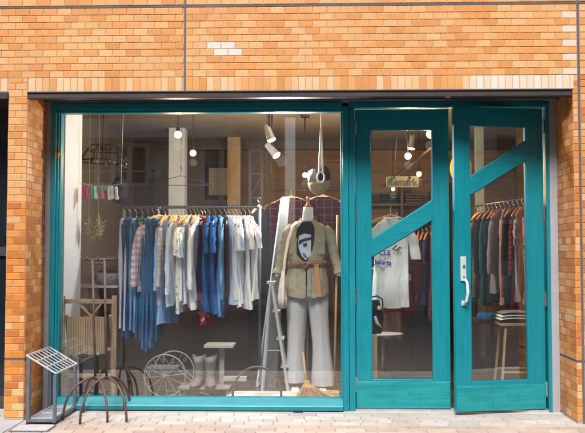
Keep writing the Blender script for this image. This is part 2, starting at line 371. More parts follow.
# upper wall body
g = MB(); g.box((XL0, YF, ZS), (XR0, YF+.30, ZTOP+.6)); 
g.build('wall', M['mortar'], bld)
ts = TileSheet()
jx1 = PX(185, YF, 50); jx2 = PX(579.0, YF, 100)
WPATCH = (.74, .64, .58)
def upcol(a, b, z, r):
    u = (a+b)/2; k = 9 - r
    pxw = 316 + (u - PX(316, YF)) * F / 5.69
    row = round((z - ZS - .1) / .05)
    if row == 4 and 211 < pxw < 240: return WPATCH
    if row == 3 and 216 < pxw < 236: return WPATCH
    if pxw > 566 and pxw < 577 and r % 2 == 0 and r < 9: return (.74, .58, .46)
    return None
segs = [(XL0, jx1-.007), (jx1+.007, jx2-.009), (jx2+.009, XR0)]
for i, (a, b) in enumerate(segs):
    ts.field(a, b, ZS+.10, 10, front, ph=i, colf=upcol)
    ts.field(a, b, ZJ+.018, 13, front, ph=i)
# soldier course
for (a, b) in segs[:2]:
    u = a
    while u < b - .004:
        v = min(u+.05, b); pxw = 316 + ((u+v)/2 - PX(316, YF)) * F / 5.69
        if u > xpl - .01 and v < xl + .01: pass
        else:
            if pxw > 468: col = random.choice([(.74, .60, .46), (.76, .64, .54), (.74, .58, .42), (.78, .66, .58)])
            else: col = tcol(0) if random.random() < .5 else random.choice([(.74, .48, .27), (.74, .46, .23), (.74, .51, .31)])
            ts.tile((u, ZS), (v, ZS+.10), front, col)
        u += .05
# the left pillar's tiles run up through the beam and the soldier course
g = MB()
g.box((xpl, YF+.0, -.01), (xl, .06, ZS)); g.build('pillar', M['mortar'], bld)
xc = xpl; full = xl - xpl
pil = TileSheet()
nrow = int((ZS + .10) / .05)
zb = ZS + .10 - nrow*.05
JROW = 8
def prows(sheet, frame, u0, u1, ph, low=True, jz=None, ztop=None, wid=.1):
    z = zb; r = 0
    while z < (ztop or ZS) - 1e-3:
        if r == JROW: sheet_j.append((u0, u1, z, frame)); z += .014; r += 1; continue
        h = min(.05, (ztop or ZS) - z)
        if h > .02:
            u = u0 - ((r+ph) % 2) * wid/2
            while u < u1 - 1e-4:
                a, b = max(u, u0), min(u+wid, u1)
                sheet.tile((a, z), (b, z+h), frame, tcol(z, low or z < 1.5)); u += wid
        z += .05; r += 1
sheet_j = []
prows(pil, front, xpl, xl, 0, low=False, ztop=ZS+.10-.0)
fr_l = lambda u, d, z: (xl + d, u, z)
fr_lo = lambda u, d, z: (xpl - d, u, z)
prows(pil, fr_l, YF, .0, 1)
prows(pil, fr_lo, YF, .0, 1)
pil.build('pillar_tiles', M['tile'], bld)
# right pier
g = MB(); g.box((xr, YF, -.01), (XR0, .06, ZS)); g.build('pier', M['mortar'], bld)
pr = TileSheet()
prows(pr, front, xr, jx2-.009, 0, ztop=ZS+.10); prows(pr, front, jx2+.009, XR0, 1, ztop=ZS+.10)
fr_r = lambda u, d, z: (xr - d, u, z)
prows(pr, fr_r, YF, .0, 1)
pr.build('pier_tiles', M['tile'], bld)
ts.build('wall_tiles', M['tile'], bld)
# sealant joints
JN = []
JN.append(((jx1-.006, YF-.004, ZS), (jx1+.006, YF+.01, ZTOP))); JN.append(((jx2-.008, YF-.004, -.0), (jx2+.008, YF+.01, ZTOP)))
for a, b in segs: JN.append(((a, YF-.0045, ZJ+.002), (b, YF+.01, ZJ+.016)))
for (a, b, z, fr) in sheet_j: JN.append((fr(a, .003, z+.001), fr(b, -.008, z+.013)))
for p, q in JN: g = MB(); g.box(p, q); g.build('sealant_joint', M['sealant'], bld)
# steel beam: two lengths either side of the pillar
ZB = PZ(97.6, YF, 300)
xbr = PX(573.5, YF)
g = MB(); g.box((xl+.002, YF-.020, ZB), (xbr, YF+.05, ZS-.004)); g.box((xl+.002, YF-.028, ZS-.012), (xbr, YF-.0205, ZS-.002))
g.box((XL0, YF-.020, ZB), (xpl-.002, YF+.05, ZS-.004)); g.box((xbr+.001, YF+.003, ZB), (xr, YF+.05, ZS-.002))
g.build('steel_beam', M['beam'], bld, bevel=.003)
g = MB(); g.box((xl, YF+.302, ZS+.035), (xr, .10, ZS+.3)); g.box((xl, YF+.052, ZS+.035-.036), (xr, YF+.301, ZS+.3-.3+.0345)); g.box((XL0, YF+.052, ZB+.004), (xpl, .10, ZS+.3))
g.build('soffit', mat('soffit', (.03, .027, .027), .8), bld)
# side and back of the building, roof
g = MB(); g.box((XL0, YF+.302, ZS+.302), (XR0, 6.2, ZTOP+.6)); g.build('upper_storey', mat('render_wall', (.4, .33, .27), .8), bld)

# grey trim round the frame
ZT1 = PZ(99.8, -.02); ZT0 = PZ(102.8, -.02)
tx0 = PX(50.3, -.02); tx1 = PX(550.2, -.02)
g = MB(); g.box((xl+.005, -.03, 0.0), (tx0, .03, ZT0)); g.box((tx1, -.03, 0.0), (xr-.005, .03, ZT0)); g.box((xl+.005, -.032, ZT0), (xr-.005, .03, ZT1))
g.box((xl+.005, -.0, ZT1), (xr-.005, .03, ZS+.034))
g.build('grey_trim', M['trim'], bld, bevel=.002)

# ------------------------------------------------------------------ shop window
sw = thing('shop_window', 'large teal framed display window left of the doors', 'shop window', ((tx0+PX(345,0))/2, 0, 0))
gx0 = PX(60.5, 0); gx1 = PX(341, 0); mx1 = PX(348.5, 0); mx2 = PX(355, 0)
gz1 = PZ(112.5, 0); gz0 = PZ(397.5, 0)
hz1 = PZ(103, 0)
fx0 = tx0 + .001
g = MB(); g.box((fx0, -.045, .0), (gx0-.03, .05, hz1)); g.box((gx0-.03, -.03, gz0+.0), (gx0-.012, .05, gz1+.02)); g.box((gx0-.012, -.018, gz0), (gx0, .05, gz1))
g.box((gx1, -.018, gz0), (gx1+.012, .05, gz1)); g.box((gx1+.012, -.045, .0), (mx1, .05, gz1+.04))
g.build('stile', M['teal'], sw, bevel=.003)
g = MB(); g.box((gx0-.028, -.043, gz1+.022), (gx1+.011, .05, hz1)); g.box((gx0-.012, -.028, gz1), (gx1+.011, .05, gz1+.021))
g.build('header', M['teal_h'], sw, bevel=.003)
g = MB()
zs1 = gz0 - .0; g.prism([(-.075, .012), (-.075, gz0-.055), (-.066, gz0-.045), (-.02, gz0), (.05, gz0), (.05, .012)], 'x', gx0-.028, gx1+.011)
g.build('sill', M['teal_sill'], sw, bevel=.003)
g = MB(); g.box((gx0-.001, .006, gz0-.001), (gx1+.001, .012, gz1+.001)); g.build('pane', M['glass'], sw)
g = MB(); lz = PZ(155, 0, 55)
for dx in (0, .022): g.tube([(gx0-.03+dx, -.05, lz-.03), (gx0-.03+dx, -.05, lz+.03)], .007, 10)
g.build('latch', M['brass'], sw, smooth=True)
g = MB(); wx = PX(298, -.09); g.box((wx-.035, -.10, .003), (wx+.035, -.076, .014)); g.build('drain_slot', M['black'], sw)

# ------------------------------------------------------------------ doors
dset = thing('door_frame', 'teal post and frame around the pair of glazed doors', 'door frame', (PX(450, 0), 0, 0))
rx0 = PX(545.8, 0)
g = MB(); g.box((mx1+.002, -.035, .0), (mx2, .05, PZ(108.8, 0))); g.box((rx0, -.035, 0), (tx1-.001, .05, PZ(104.5, 0)))
g.box((mx1+.002, -.037, PZ(108.6, 0)), (rx0-.001, .05, hz1))
g.build('jamb', M['teal'], dset, bevel=.003)
g = MB(); g.box((mx2+.0, -.03, .0), (rx0, .12, .018)); g.build('threshold', mat('steel_threshold', (.55, .55, .56), .4, .6), dset)

def hinge(parent, x, y, z, h=.10):
    g = MB(); g.tube([(x, y, z-h/2), (x, y, z+h/2)], .0075, 10); g.tube([(x, y, z+h/2), (x, y, z+h/2+.008)], .005, 8); g.tube([(x, y, z-h/2-.008), (x, y, z-h/2)], .005, 8)
    g.box((x-.014, y+.004, z-h/2), (x+.014, y+.009, z+h/2))
    return g.build('hinge', M['steel'], parent, smooth=False, local=True)
def door(name, label, W_, H_, sL, sR, zk, up, lo, mirror):
    """leaf in its own coordinates: x from 0 to W_, y 0 (front) to .045, z 0 to H_.
    up, lo: glass polygons (x, z)"""
    d = thing(name, label, 'door', group='pair of teal glazed shop doors')
    T = .045
    gxa, gxb = sL, W_-sR
    zt = max(p[1] for p in up); zb_ = min(p[1] for p in lo)
    g = MB(); g.box((0, 0, 0), (gxa, T, H_)); g.build('stile', M['teal'], d, local=True, bevel=.003)
    g = MB(); g.box((gxb, 0, 0), (W_, T, H_)); g.build('stile', M['teal'], d, local=True, bevel=.003)
    g = MB(); g.box((gxa, .001, zt), (gxb, T-.001, H_)); g.build('top_rail', M['teal_h'], d, local=True, bevel=.002)
    g = MB(); g.box((gxa, .001, 0.0), (gxb, T-.001, zb_)); g.build('bottom_rail', M['teal_h'], d, local=True, bevel=.002)
    g = MB(); g.box((.004, -.006, .004), (W_-.004, -.0005, zk)); g.build('kick_panel', M['teal_worn'], d, local=True, bevel=.003)
    # diagonal brace between the panes
    ul, ur = up[0], up[1]; ll, lr = lo[0], lo[1]
    g = MB(); g.prism([ll, lr, ur, ul], 'y', .0005, T-.0005); g.build('diagonal_rail', M['teal_h'], d, local=True, bevel=.002)
    g = MB()
    # thin glazing beads
    def beads(poly):
        for i in range(len(poly)):
            a, b = poly[i], poly[(i+1) % len(poly)]
            a = Vector((a[0], .012, a[1])); b = Vector((b[0], .012, b[1])); g.bar(a, b, .010, .010, up=(0, 1, 0))
    beads(up); beads(lo); g.build('glazing_bead', M['teal'], d, local=True)
    g = MB(); g.prism(up, 'y', .020, .026); g.build('upper_pane', M['glass'], d, local=True)
    g = MB(); g.prism(lo, 'y', .020, .026); g.build('lower_pane', M['glass'], d, local=True)
    return d
# left leaf (closed)
Y0 = -.005
x0 = PX(355.6, Y0); x1 = PX(449.6, Y0); zB = .02; zTt = PZ(109.3, Y0, 400)
def lp(px, py): p = P(px, py, Y0); return (p.x-x0, p.z-zB)
lw = x1-x0; lh = zTt-zB; sLw = PX(371.3, Y0)-x0; sRw = x1-PX(432.6, Y0)
def L(px, py, left=True): return ((sLw if left else lw-sRw), lp(px, py)[1])
up = [L(371.3, 239.5), L(432.5, 200.3, 0), L(432.5, 129.8, 0), L(371.3, 129.8)]
lo = [L(371.3, 257.5), L(432.5, 220, 0), L(432.5, 379.5, 0), L(371.3, 379.5)]
up[2] = (up[2][0], up[3][1]); lo[2] = (lo[2][0], lo[3][1])
dl = door('glazed_door', 'closed teal door leaf, next to the display window, with diagonal rail', lw, lh, sLw, sRw, PZ(381.5, Y0, 400)-zB, up, lo, 0)
dl.location = (x0, Y0, zB)
for py in (128, 215, 297, 384): hinge(dl, -.003, -.006, PZ(py, Y0)-zB)
print('left leaf', lw, lh)
# right leaf (ajar, hinged on the right)
ANG = 12.0
hx = PX(544.2, Y0)
lo_px = PX(455.0, -.15)
RW = (hx-lo_px)/cos(R(ANG))
print('right leaf w', RW)
ca_, sa_ = cos(R(ANG)), sin(R(ANG))
def onleaf(px, py):       # intersection of the pixel's ray with the open leaf's plane -> (x along leaf, z)
    d = CR @ Vector(((px - 292.5) / F, -(py - 216.5) / F, -1)); n = Vector((sa_, -ca_, 0))
    # leaf plane through hinge (hx,Y0), direction (-cos,-sin)
    t = (Vector((hx, Y0, 0)) - CAMLOC).dot(n) / d.dot(n); p = CAMLOC + d*t
    s_ = ((p.x-hx)*(-ca_) + (p.y-Y0)*(-sa_))
    return (RW - s_, p.z)
zB2 = .022
q = lambda px, py: (onleaf(px, py)[0], onleaf(px, py)[1]-zB2)
xa = q(470.6, 250)[0]; xb = q(527.3, 250)[0]; zt = q(499, 126.2)[1]; zk = q(499, 381)[1]
up = [(xa, q(470.6, 177)[1]), (xb, q(527.3, 141)[1]), (xb, zt), (xa, zt)]
lo = [(xa, q(470.6, 195.3)[1]), (xb, q(527.3, 160.3)[1]), (xb, zk), (xa, zk)]
H2 = onleaf(500, 107.5)[1]-zB2
dr = door('glazed_door', 'teal door leaf standing ajar, right of the gap, with a steel pull handle', RW, H2, xa, RW-xb, q(499, 385)[1], up, lo, 0)
# place: local x axis must run from free edge to hinge
dr.location = (hx - RW*ca_, Y0 - RW*sa_, zB2); dr.rotation_euler = (0, 0, R(ANG))
for py in (126, 213, 299, 389): hinge(dr, RW+.004, -.006, PZ(py, Y0, 545)-zB2)
# handle
hc = q(463.3, 280); hxx = hc[0]; hz_t = q(463, 256.5)[1]; hz_b = q(463, 305)[1]; hz_m = q(463, 281)[1]
hd = thing('x', None, None); hd.name = 'handle'; hd.parent = dr; hd.location = (0, 0, 0)
for k in ('label', 'category'):
    if k in hd: del hd[k]
g = MB(); g.box((hxx-.024, -.012, hz_m), (hxx+.020, -.001, hz_t)); g.build('plate', M['satin'], hd, local=True, bevel=.003)
g = MB(); g.tube([(hxx, -.012, hz_t-.07), (hxx, -.020, hz_t-.07)], .010, 14); g.tube([(hxx, -.012, hz_m+.03), (hxx, -.017, hz_m+.03)], .006, 10)
g.build('lock_cylinder', M['grey_metal'], hd, local=True)
g = MB(); g.tube([(hxx+.012, -.012, hz_m+.01), (hxx+.016, -.035, hz_m-.015), (hxx+.014, -.05, (hz_m+hz_b)/2), (hxx+.004, -.045, hz_b+.03), (hxx-.002, -.012, hz_b+.012)], [.010, .011, .011, .010, .009], 10)
g.box((hxx-.018, -.012, hz_b-.004), (hxx+.012, -.001, hz_b+.030))
g.build('grip', M['satin'], hd, smooth=False, local=True)

# ------------------------------------------------------------------ shop interior
XI0, XI1, YB, ZC = -2.35, 2.75, 5.2, 2.62
FZ = .025
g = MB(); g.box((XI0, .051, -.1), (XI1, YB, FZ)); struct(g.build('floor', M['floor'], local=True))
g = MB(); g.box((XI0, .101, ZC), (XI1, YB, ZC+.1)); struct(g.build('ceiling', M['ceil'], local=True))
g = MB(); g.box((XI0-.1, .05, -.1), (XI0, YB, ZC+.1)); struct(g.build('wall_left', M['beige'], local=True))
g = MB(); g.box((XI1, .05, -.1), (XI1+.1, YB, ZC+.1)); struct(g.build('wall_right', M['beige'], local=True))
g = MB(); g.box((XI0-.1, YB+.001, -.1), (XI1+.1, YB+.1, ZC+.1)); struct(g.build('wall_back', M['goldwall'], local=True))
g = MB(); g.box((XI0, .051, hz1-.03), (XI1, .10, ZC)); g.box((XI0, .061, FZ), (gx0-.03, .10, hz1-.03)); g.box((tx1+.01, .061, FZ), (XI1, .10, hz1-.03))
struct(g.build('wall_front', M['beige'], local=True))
# white partition at the left end of the display
pw = MB(); pw.box((gx0-.06, .101, FZ), (gx0-.005, .55, ZC-.001)); tag(pw.build('partition', M['innerwhite']), 'pale bluish white side panel at the left end of the display window', 'partition')
# dark ceiling beams
for i, (yb, lab) in enumerate(((4.3, 'farther'),)):
    g = MB(); g.box((XI0, yb, ZC-.12), (XI1, yb+.12, ZC-.001)); o = g.build('ceiling_beam', M['darkwood'])
    tag(o, 'dark beam crossing the back of the shop ceiling', 'beam')
# pale square column and yellow wooden post
p0 = PX(168, 3.2); p1 = PX(184, 3.2); g = MB(); g.box((p0, 3.2, FZ), (p1, 3.4, ZC-.002)); g.box((p0-.012, 3.188, FZ), (p1+.012, 3.2, .12))
tag(g.build('column', M['innerwhite'], bevel=.004), 'pale square column behind the left part of the clothes rail', 'column')
p0 = PX(227, 4.0); p1 = PX(240, 4.0); g = MB(); g.box((p0, 4.0, FZ), (p1, 4.1, ZC-.002))
tag(g.build('wooden_post', M['wood'], bevel=.004), 'yellow wooden post behind the white shirts', 'post')
# beige lining behind left part
g = MB(); g.box((XI0, 4.7, FZ), (PX(226, 4.7), 4.75, ZC-.001)); tag(g.build('wall_panel', M['beige']), 'beige wall panel behind the clothes rail', 'wall panel')
# framed picture
pf = thing('picture_frame', 'dark picture frame with plain beige print hanging on the beige panel', 'picture', (PX(221, 4.69), 4.69, PZ(197, 4.69)))
a = P(206, 165, 4.68); b = P(236, 198, 4.68)
g = MB(); w = .04
g.box((a.x, 4.66, b.z), (b.x, 4.69, b.z+w)); g.box((a.x, 4.66, a.z-w), (b.x, 4.69, a.z)); g.box((a.x, 4.661, b.z+w), (a.x+w, 4.689, a.z-w)); g.box((b.x-w, 4.661, b.z+w), (b.x, 4.689, a.z-w))
g.build('frame', M['black'], pf)
g = MB(); g.box((a.x+w, 4.68, b.z+w), (b.x-w, 4.688, a.z-w)); g.build('print', mat('faded_print', (.4, .33, .24), .7, ns=3, col2=(.5, .42, .3)), pf)

def text_mesh(name, body, size, mt, parent, loc, rot=(pi/2, 0, 0), ext=.0008, shear=0, local=True):
    cu = bpy.data.curves.new('t', 'FONT'); cu.body = body; cu.size = size; cu.extrude = ext; cu.align_x = 'CENTER'; cu.align_y = 'CENTER'; cu.shear = shear; cu.offset = .0016
    o = bpy.data.objects.new('t', cu); me = bpy.data.meshes.new_from_object(o); bpy.data.objects.remove(o); me.name = name
    me.materials.clear(); me.materials.append(mt)
    n = bpy.data.objects.new(name, me); C.objects.link(n); n.parent = parent; n.location = loc; n.rotation_euler = rot
    return n

# ------------------------------------------------------------------ lamps
def point(parent, loc, e, col=(1, .72, .42), r=.04):
    l = bpy.data.lights.new('bulb_light', 'POINT'); l.energy = e; l.color = col; l.shadow_soft_size = r
    o = bpy.data.objects.new('bulb_light', l); C.objects.link(o); o.parent = parent; o.location = Vector(loc)
    return o
def bare_bulb(px, py, Y, r, label, e=10, group='bare bulbs under the shop ceiling'):
    p = P(px, py, Y); t = thing('ceiling_bulb', label, 'lamp', p, group)
    g = MB(); g.sphere((0, 0, 0), r, 16); g.build('bulb', M['bulb'], t, smooth=True, local=True)
    g = MB(); g.lathe([(r*.35, r*.8), (r*.55, r*1.0), (r*.55, r*1.9), (r*.2, r*2.2)], n=14); top = ZC-p.z
    g.tube([(0, 0, r*2.1), (0, 0, top)], .004, 6); g.lathe([(.04, top-.025), (.05, top-.001)], n=16); g.build('lamp_holder', M['iron'], t, local=True)
    point(t, (0, -.0, -r-.06), e)
bare_bulb(178, 134.5, .50, .030, 'lit bulb above the plaid shirt, upper left of the two over the rail', 14)
bare_bulb(193, 153, 1.9, .032, 'lit bulb beside the pale column, lower right of the two over the rail', 12)
bare_bulb(305, 175, 2.4, .027, 'small lit bulb on a chain above the mannequin', 16)
bare_bulb(408, 156, 2.0, .034, 'lit bulb above the hanging wooden sign behind the left door', 14)
bare_bulb(419, 174, 3.2, .030, 'lit bulb to the right of the hanging wooden sign', 2.5)
bare_bulb(430.5, 134, .42, .034, 'lit bulb at the top right corner of the left door glass', 10)
bare_bulb(393, 189, 4.4, .024, 'tiny lit bulb just below the hanging wooden sign', 2)
def spot(px, py, Y, lit, label, ang):
    p = P(px, py, Y); t = thing('spotlight', label, 'spotlight', p, 'ceiling spotlights')
    top = ZC-p.z
    d = Vector((cos(R(ang)), -.35, -sin(R(ang)))).normalized()
    g = MB(); g.tube([d*-.07, d*.07], [.028, .036], 16); g.build('head', M['white_metal'] if lit else M['steel'], t, smooth=False, local=True)
    g = MB(); g.tube([d*.071, d*.074], [.031, .031], 16); g.build('lens', M['spotface'] if lit else M['grey_metal'], t, local=True)
    g = MB(); g.tube([(0, 0, .03), (0, 0, top)], .007, 8); g.box((-.10, -.02, top-.03), (.10, .02, top-.001)); g.build('mount', M['iron'], t, local=True)
    if lit: point(t, d*.14, 70, (1, .97, .93), .05)
spot(269, 133, .75, False, 'silver spotlight above the clothes rail, higher of the pair', 70)
spot(272, 150, .95, True, 'lit white spotlight aimed down, below the silver one', 50)
spot(412, 142, 1.8, False, 'silver spotlight seen through the left door glass', 100)
# track pipe running across the ceiling behind door
g = MB(); g.tube([P(384, 186, 4.6), P(437, 143, 1.6)], .012, 8); o = g.build('conduit', M['darkwood']); tag(o, 'thin brown conduit slanting under the ceiling behind the left door', 'pipe')

# orange paper lantern by the door gap
p = P(461, 168, 2.2); t = thing('pendant_lamp', 'glowing orange ribbed lampshade seen in the gap between the doors', 'lamp', p)
g = MB(); nr = 14; prof = []
for i in range(nr*2+1):
    a_ = -1 + i/nr; rr_ = .11*math.sqrt(max(0.03, 1-a_*a_)) * (1 + (.03 if i % 2 else -.02)); prof.append((rr_, a_*.165))
g.lathe(prof, n=24); g.build('lamp_shade', M['orange'], t, smooth=True, local=True)
g = MB(); g.tube([(0, 0, .18), (0, 0, ZC-p.z)], .004, 6); g.build('cord', M['black'], t, local=True)
point(t, (0, 0, -.26), 9, (1, .5, .15))

# black chandelier, left top
p = P(103, 158, 1.0); t = thing('chandelier', 'black wire chandelier with glass drops hanging in the top left of the display', 'chandelier', p)
top = ZC-p.z
g = MB(); g.tube([(0, 0, .0), (0, 0, top)], .006, 8); g.lathe([(.05, top-.03), (.06, top-.001)], n=16); g.sphere((0, 0, top-.18), .02, 10); g.sphere((0, 0, .10), .022, 10)
g.build('stem', M['iron'], t, local=True)
def ring(g, r, z, tr, n=28, c=(0, 0), sx=1, sy=1):
    g.tube([(c[0]+r*sx*cos(2*pi*i/n), c[1]+r*sy*sin(2*pi*i/n), z) for i in range(n+1)], tr, 6, cap=False)
g = MB(); ring(g, .20, -.03, .006); ring(g, .12, .06, .005)
for k in range(8):
    a_ = 2*pi*k/8; pts = []
    for i in range(9):
        u_ = i/8; pts.append((cos(a_)*(.02+.18*u_), sin(a_)*(.02+.18*u_), .10 + .04*sin(pi*u_) - .13*u_*u_))
    g.tube(pts, .005, 6)
    g.tube([(cos(a_)*.20, sin(a_)*.20, -.03), (cos(a_)*.20, sin(a_)*.20, .01)], .009, 8)
g.build('arm', M['iron'], t, local=True)
g = MB()
crys = glass_mat('crystal', (.8, .85, .85), 2.2, .05)
for k in range(16):
    g = MB(); a_ = 2*pi*k/16; g.sphere((cos(a_)*.2, sin(a_)*.2, -.055-(k % 2)*.02), .011, 8, (1, 1, 1.6)); g.build('glass_drop', crys, t, smooth=True, local=True)

# ------------------------------------------------------------------ the clothes rail
RY = .85
rz = PZ(207, RY); rxa = PX(123.5, RY); rxb = PX(257.5, RY)
cr = thing('clothes_rail', 'long metal clothes rail crowded with jeans and shirts in the display', 'clothes rail', ((rxa+rxb)/2, RY, FZ))
g = MB(); g.tube([(rxa-.02, RY, rz), (rxb+.03, RY, rz)], .011, 12); g.build('rail', M['grey_metal'], cr, smooth=True)
for x_ in (rxa-.005, rxb+.02):
    g = MB(); g.tube([(x_, RY, FZ+.05), (x_, RY, rz)], .012, 12); g.tube([(x_, RY-.24, FZ+.045), (x_, RY+.24, FZ+.045)], .012, 10)
    for dy in (-.22, .22): g.sphere((x_, RY+dy, FZ+.025), .024, 10)
    g.build('upright', M['grey_metal'], cr, smooth=True)
g = MB(); zs_ = rz + .002
for i in range(60):
    x_ = rxa + (rxb-rxa)*(i+.5)/60; g.tube([(x_, RY, rz-.012), (x_, RY, rz+.013)], .0125, 8)
g.build('ring_spacer', M['dark'], cr)

def hanger_mb(wood=True, w=.20):
    g = MB(); r = .0028
    g.tube([(0, 0, .0), (0, 0, .035), (0, .012, .05), (0, .018, .064), (0, .008, .078), (0, -.008, .076), (0, -.014, .062)], r, 6)
    pts = [(-w, 0, -.075), (-w*.55, 0, -.035), (0, 0, .002), (w*.55, 0, -.035), (w, 0, -.075)]
    if wood:
        g.mi = 1; g.tube(pts, [.009, .012, .013, .012, .009], 8, flat=1.3)
    else:
        g.tube(pts, r, 6); g.tube([(-w, 0, -.075), (w, 0, -.078)], r, 6)
    return g
HW = hanger_mb(True).build('wooden_hanger', [M['steel'], M['hangerwood']], local=True, smooth=True)
HP = hanger_mb(False, .19).build('wire_hanger', [M['steel'], M['steel']], local=True, smooth=True)
tag(HW, 'orange wooden hanger on the display clothes rail', 'hanger', 'wooden hangers on the display rail')
tag(HP, 'thin steel hanger on the display clothes rail', 'hanger', 'steel hangers on the display rail')
used = {'w': False, 'p': False}
def short(l, k):
    return ' '.join((('wooden' if k == 'w' else 'steel') + ' hanger holding the ' + l).split()[:16])
def place_hanger(kind, loc, rz_, label=None, group=None):
    src = HW if kind == 'w' else HP
    if not used[kind]: o = src; used[kind] = True
    else: o = src.copy(); C.objects.link(o)
    o.location = loc; o.rotation_euler = (0, 0, rz_)
    if label: o['label'] = label; o['group'] = group
    return o

def garment_mb(L_=.62, hw=.21, d=.018, sleeve=0, slen=.5, seed=0, flare=1.0, ncol=26, srad=.042, ripple=.5, open_neck=True, skirt=False):
    rnd = random.Random(seed); g = MB()
    ph = rnd.uniform(0, 6); ph2 = rnd.uniform(0, 6); k1 = rnd.choice([5, 6, 7]); k2 = rnd.choice([9, 11])
    if skirt: lv = [(0.0, .8), (-.03, .82), (-.10, .9)] + [(-.10-(L_-.10)*i/9, .9+(flare-.9)*i/9) for i in range(1, 10)]
    else: lv = [(-.012, .30), (-.03, .5), (-.055, .76), (-.085, .97), (-.13, .96)] + [(-.13-(L_-.13)*i/10, .93+(flare-.93)*i/10) for i in range(1, 11)]
    rings = []
    for z, wf in lv:
        t_ = min(1, -z/L_); ringp = []
        for k in range(ncol):
            a_ = 2*pi*k/ncol; cx = cos(a_); sx_ = sin(a_)
            x_ = hw*wf*math.copysign(abs(cx)**.75, cx); dd = d*(.75+.6*t_)*math.copysign(abs(sx_)**.6, sx_)
            rip = ripple*1.35*d*(.35+1.2*t_)*(sin(k1*x_/hw*1.6+ph+z*3)+.6*sin(k2*x_/hw+ph2-z*5))
            ringp.append((x_ + .006*sin(7*z+ph), dd + rip, z + .008*sin(3*a_+ph)*t_))
        rings.append(ringp)
    g.loft(rings, cap=False); e1 = rings[-1]; g.loft([e1, [(v[0]*.97, v[1]*.75, v[2]+.004) for v in e1], [(v[0]*.95, v[1]*.6, v[2]+.06) for v in e1]], cap=False)
    if sleeve:
        for s_ in (-1, 1):
            n_ = 9; pts = []; rr = []
            for i in range(n_):
                u_ = i/(n_-1)
                pts.append((s_*(hw*.86+.035*u_ + .045*sin(min(1, u_*2.2)*pi/2)), rnd.uniform(-.004, .004)-.01*u_, -.095-slen*u_ + (.012 if i == 0 else 0)))
                rr.append(srad*(1.0-.28*u_ if sleeve == 2 else 1.05)*(1+rnd.uniform(-.07, .07)))
            # flattened sleeve
            rg = []
            for i, p_ in enumerate(pts):
                rg.append([(p_[0]+rr[i]*cos(2*pi*k/12)*1.0, p_[1]+rr[i]*sin(2*pi*k/12)*.55*(1+.25*sin(4*k+i)), p_[2]+ (s_*-.5*rr[i]*cos(2*pi*k/12)*(1-min(1,i*.5)))) for k in range(12)])
            e1 = rg[-1]; cc = Vector(pts[-1]); g.loft([e1, [tuple(cc + (Vector(v)-cc)*.84 + Vector((0, 0, .004))) for v in e1], [tuple(cc + (Vector(v)-cc)*.78 + Vector((0, 0, .04))) for v in e1]], cap=False)
            g.loft(rg, cap=False)
            if sleeve == 2:
                e_ = pts[-1]; g.loft([[(e_[0]+rr[-1]*1.05*cos(2*pi*k/12), e_[1]+rr[-1]*.60*sin(2*pi*k/12), e_[2]+dz) for k in range(12)] for dz in (.055, -.002)], cap=False)
    if open_neck:
        g.tube([(.062*cos(2*pi*k/14), .022*sin(2*pi*k/14), -.012+.012*sin(2*pi*k/14)) for k in range(15)], .008, 6, cap=False)
    return g
def jeans_mb(L_=1.05, seed=0, hw=.19):
    rnd = random.Random(seed); g = MB(); ph = rnd.uniform(0, 6)
    # folded along the crease: both legs lie together
    for s_ in (-1, 1):
        rings = []
        for i in range(14):
            t_ = i/13; z = -.03-(L_-.03)*t_; w_ = hw*(1-.15*min(1, t_*1.6)); rings.append(
                [(.0+w_*cos(2*pi*k/18)*(1+.03*sin(5*t_+ph)) - (.03*t_), s_*.017 + (.025+.003*sin(9*t_+ph))*math.copysign(abs(sin(2*pi*k/18))**.7, sin(2*pi*k/18)) + .006*sin(6*t_+k+ph), z+.01*s_*t_) for k in range(18)])
        g.loft(rings, cap=False); e1 = rings[-1]; g.loft([e1, [(v[0]*.97, s_*.014+(v[1]-s_*.014)*.75, v[2]+.004) for v in e1], [(v[0]*.95, s_*.014+(v[1]-s_*.014)*.6, v[2]+.06) for v in e1]], cap=False)
    g.loft([[((hw+.004)*cos(2*pi*k/18), .034*math.copysign(abs(sin(2*pi*k/18))**.7, sin(2*pi*k/18)), z) for k in range(18)] for z in (-.015, -.06)])
    return g

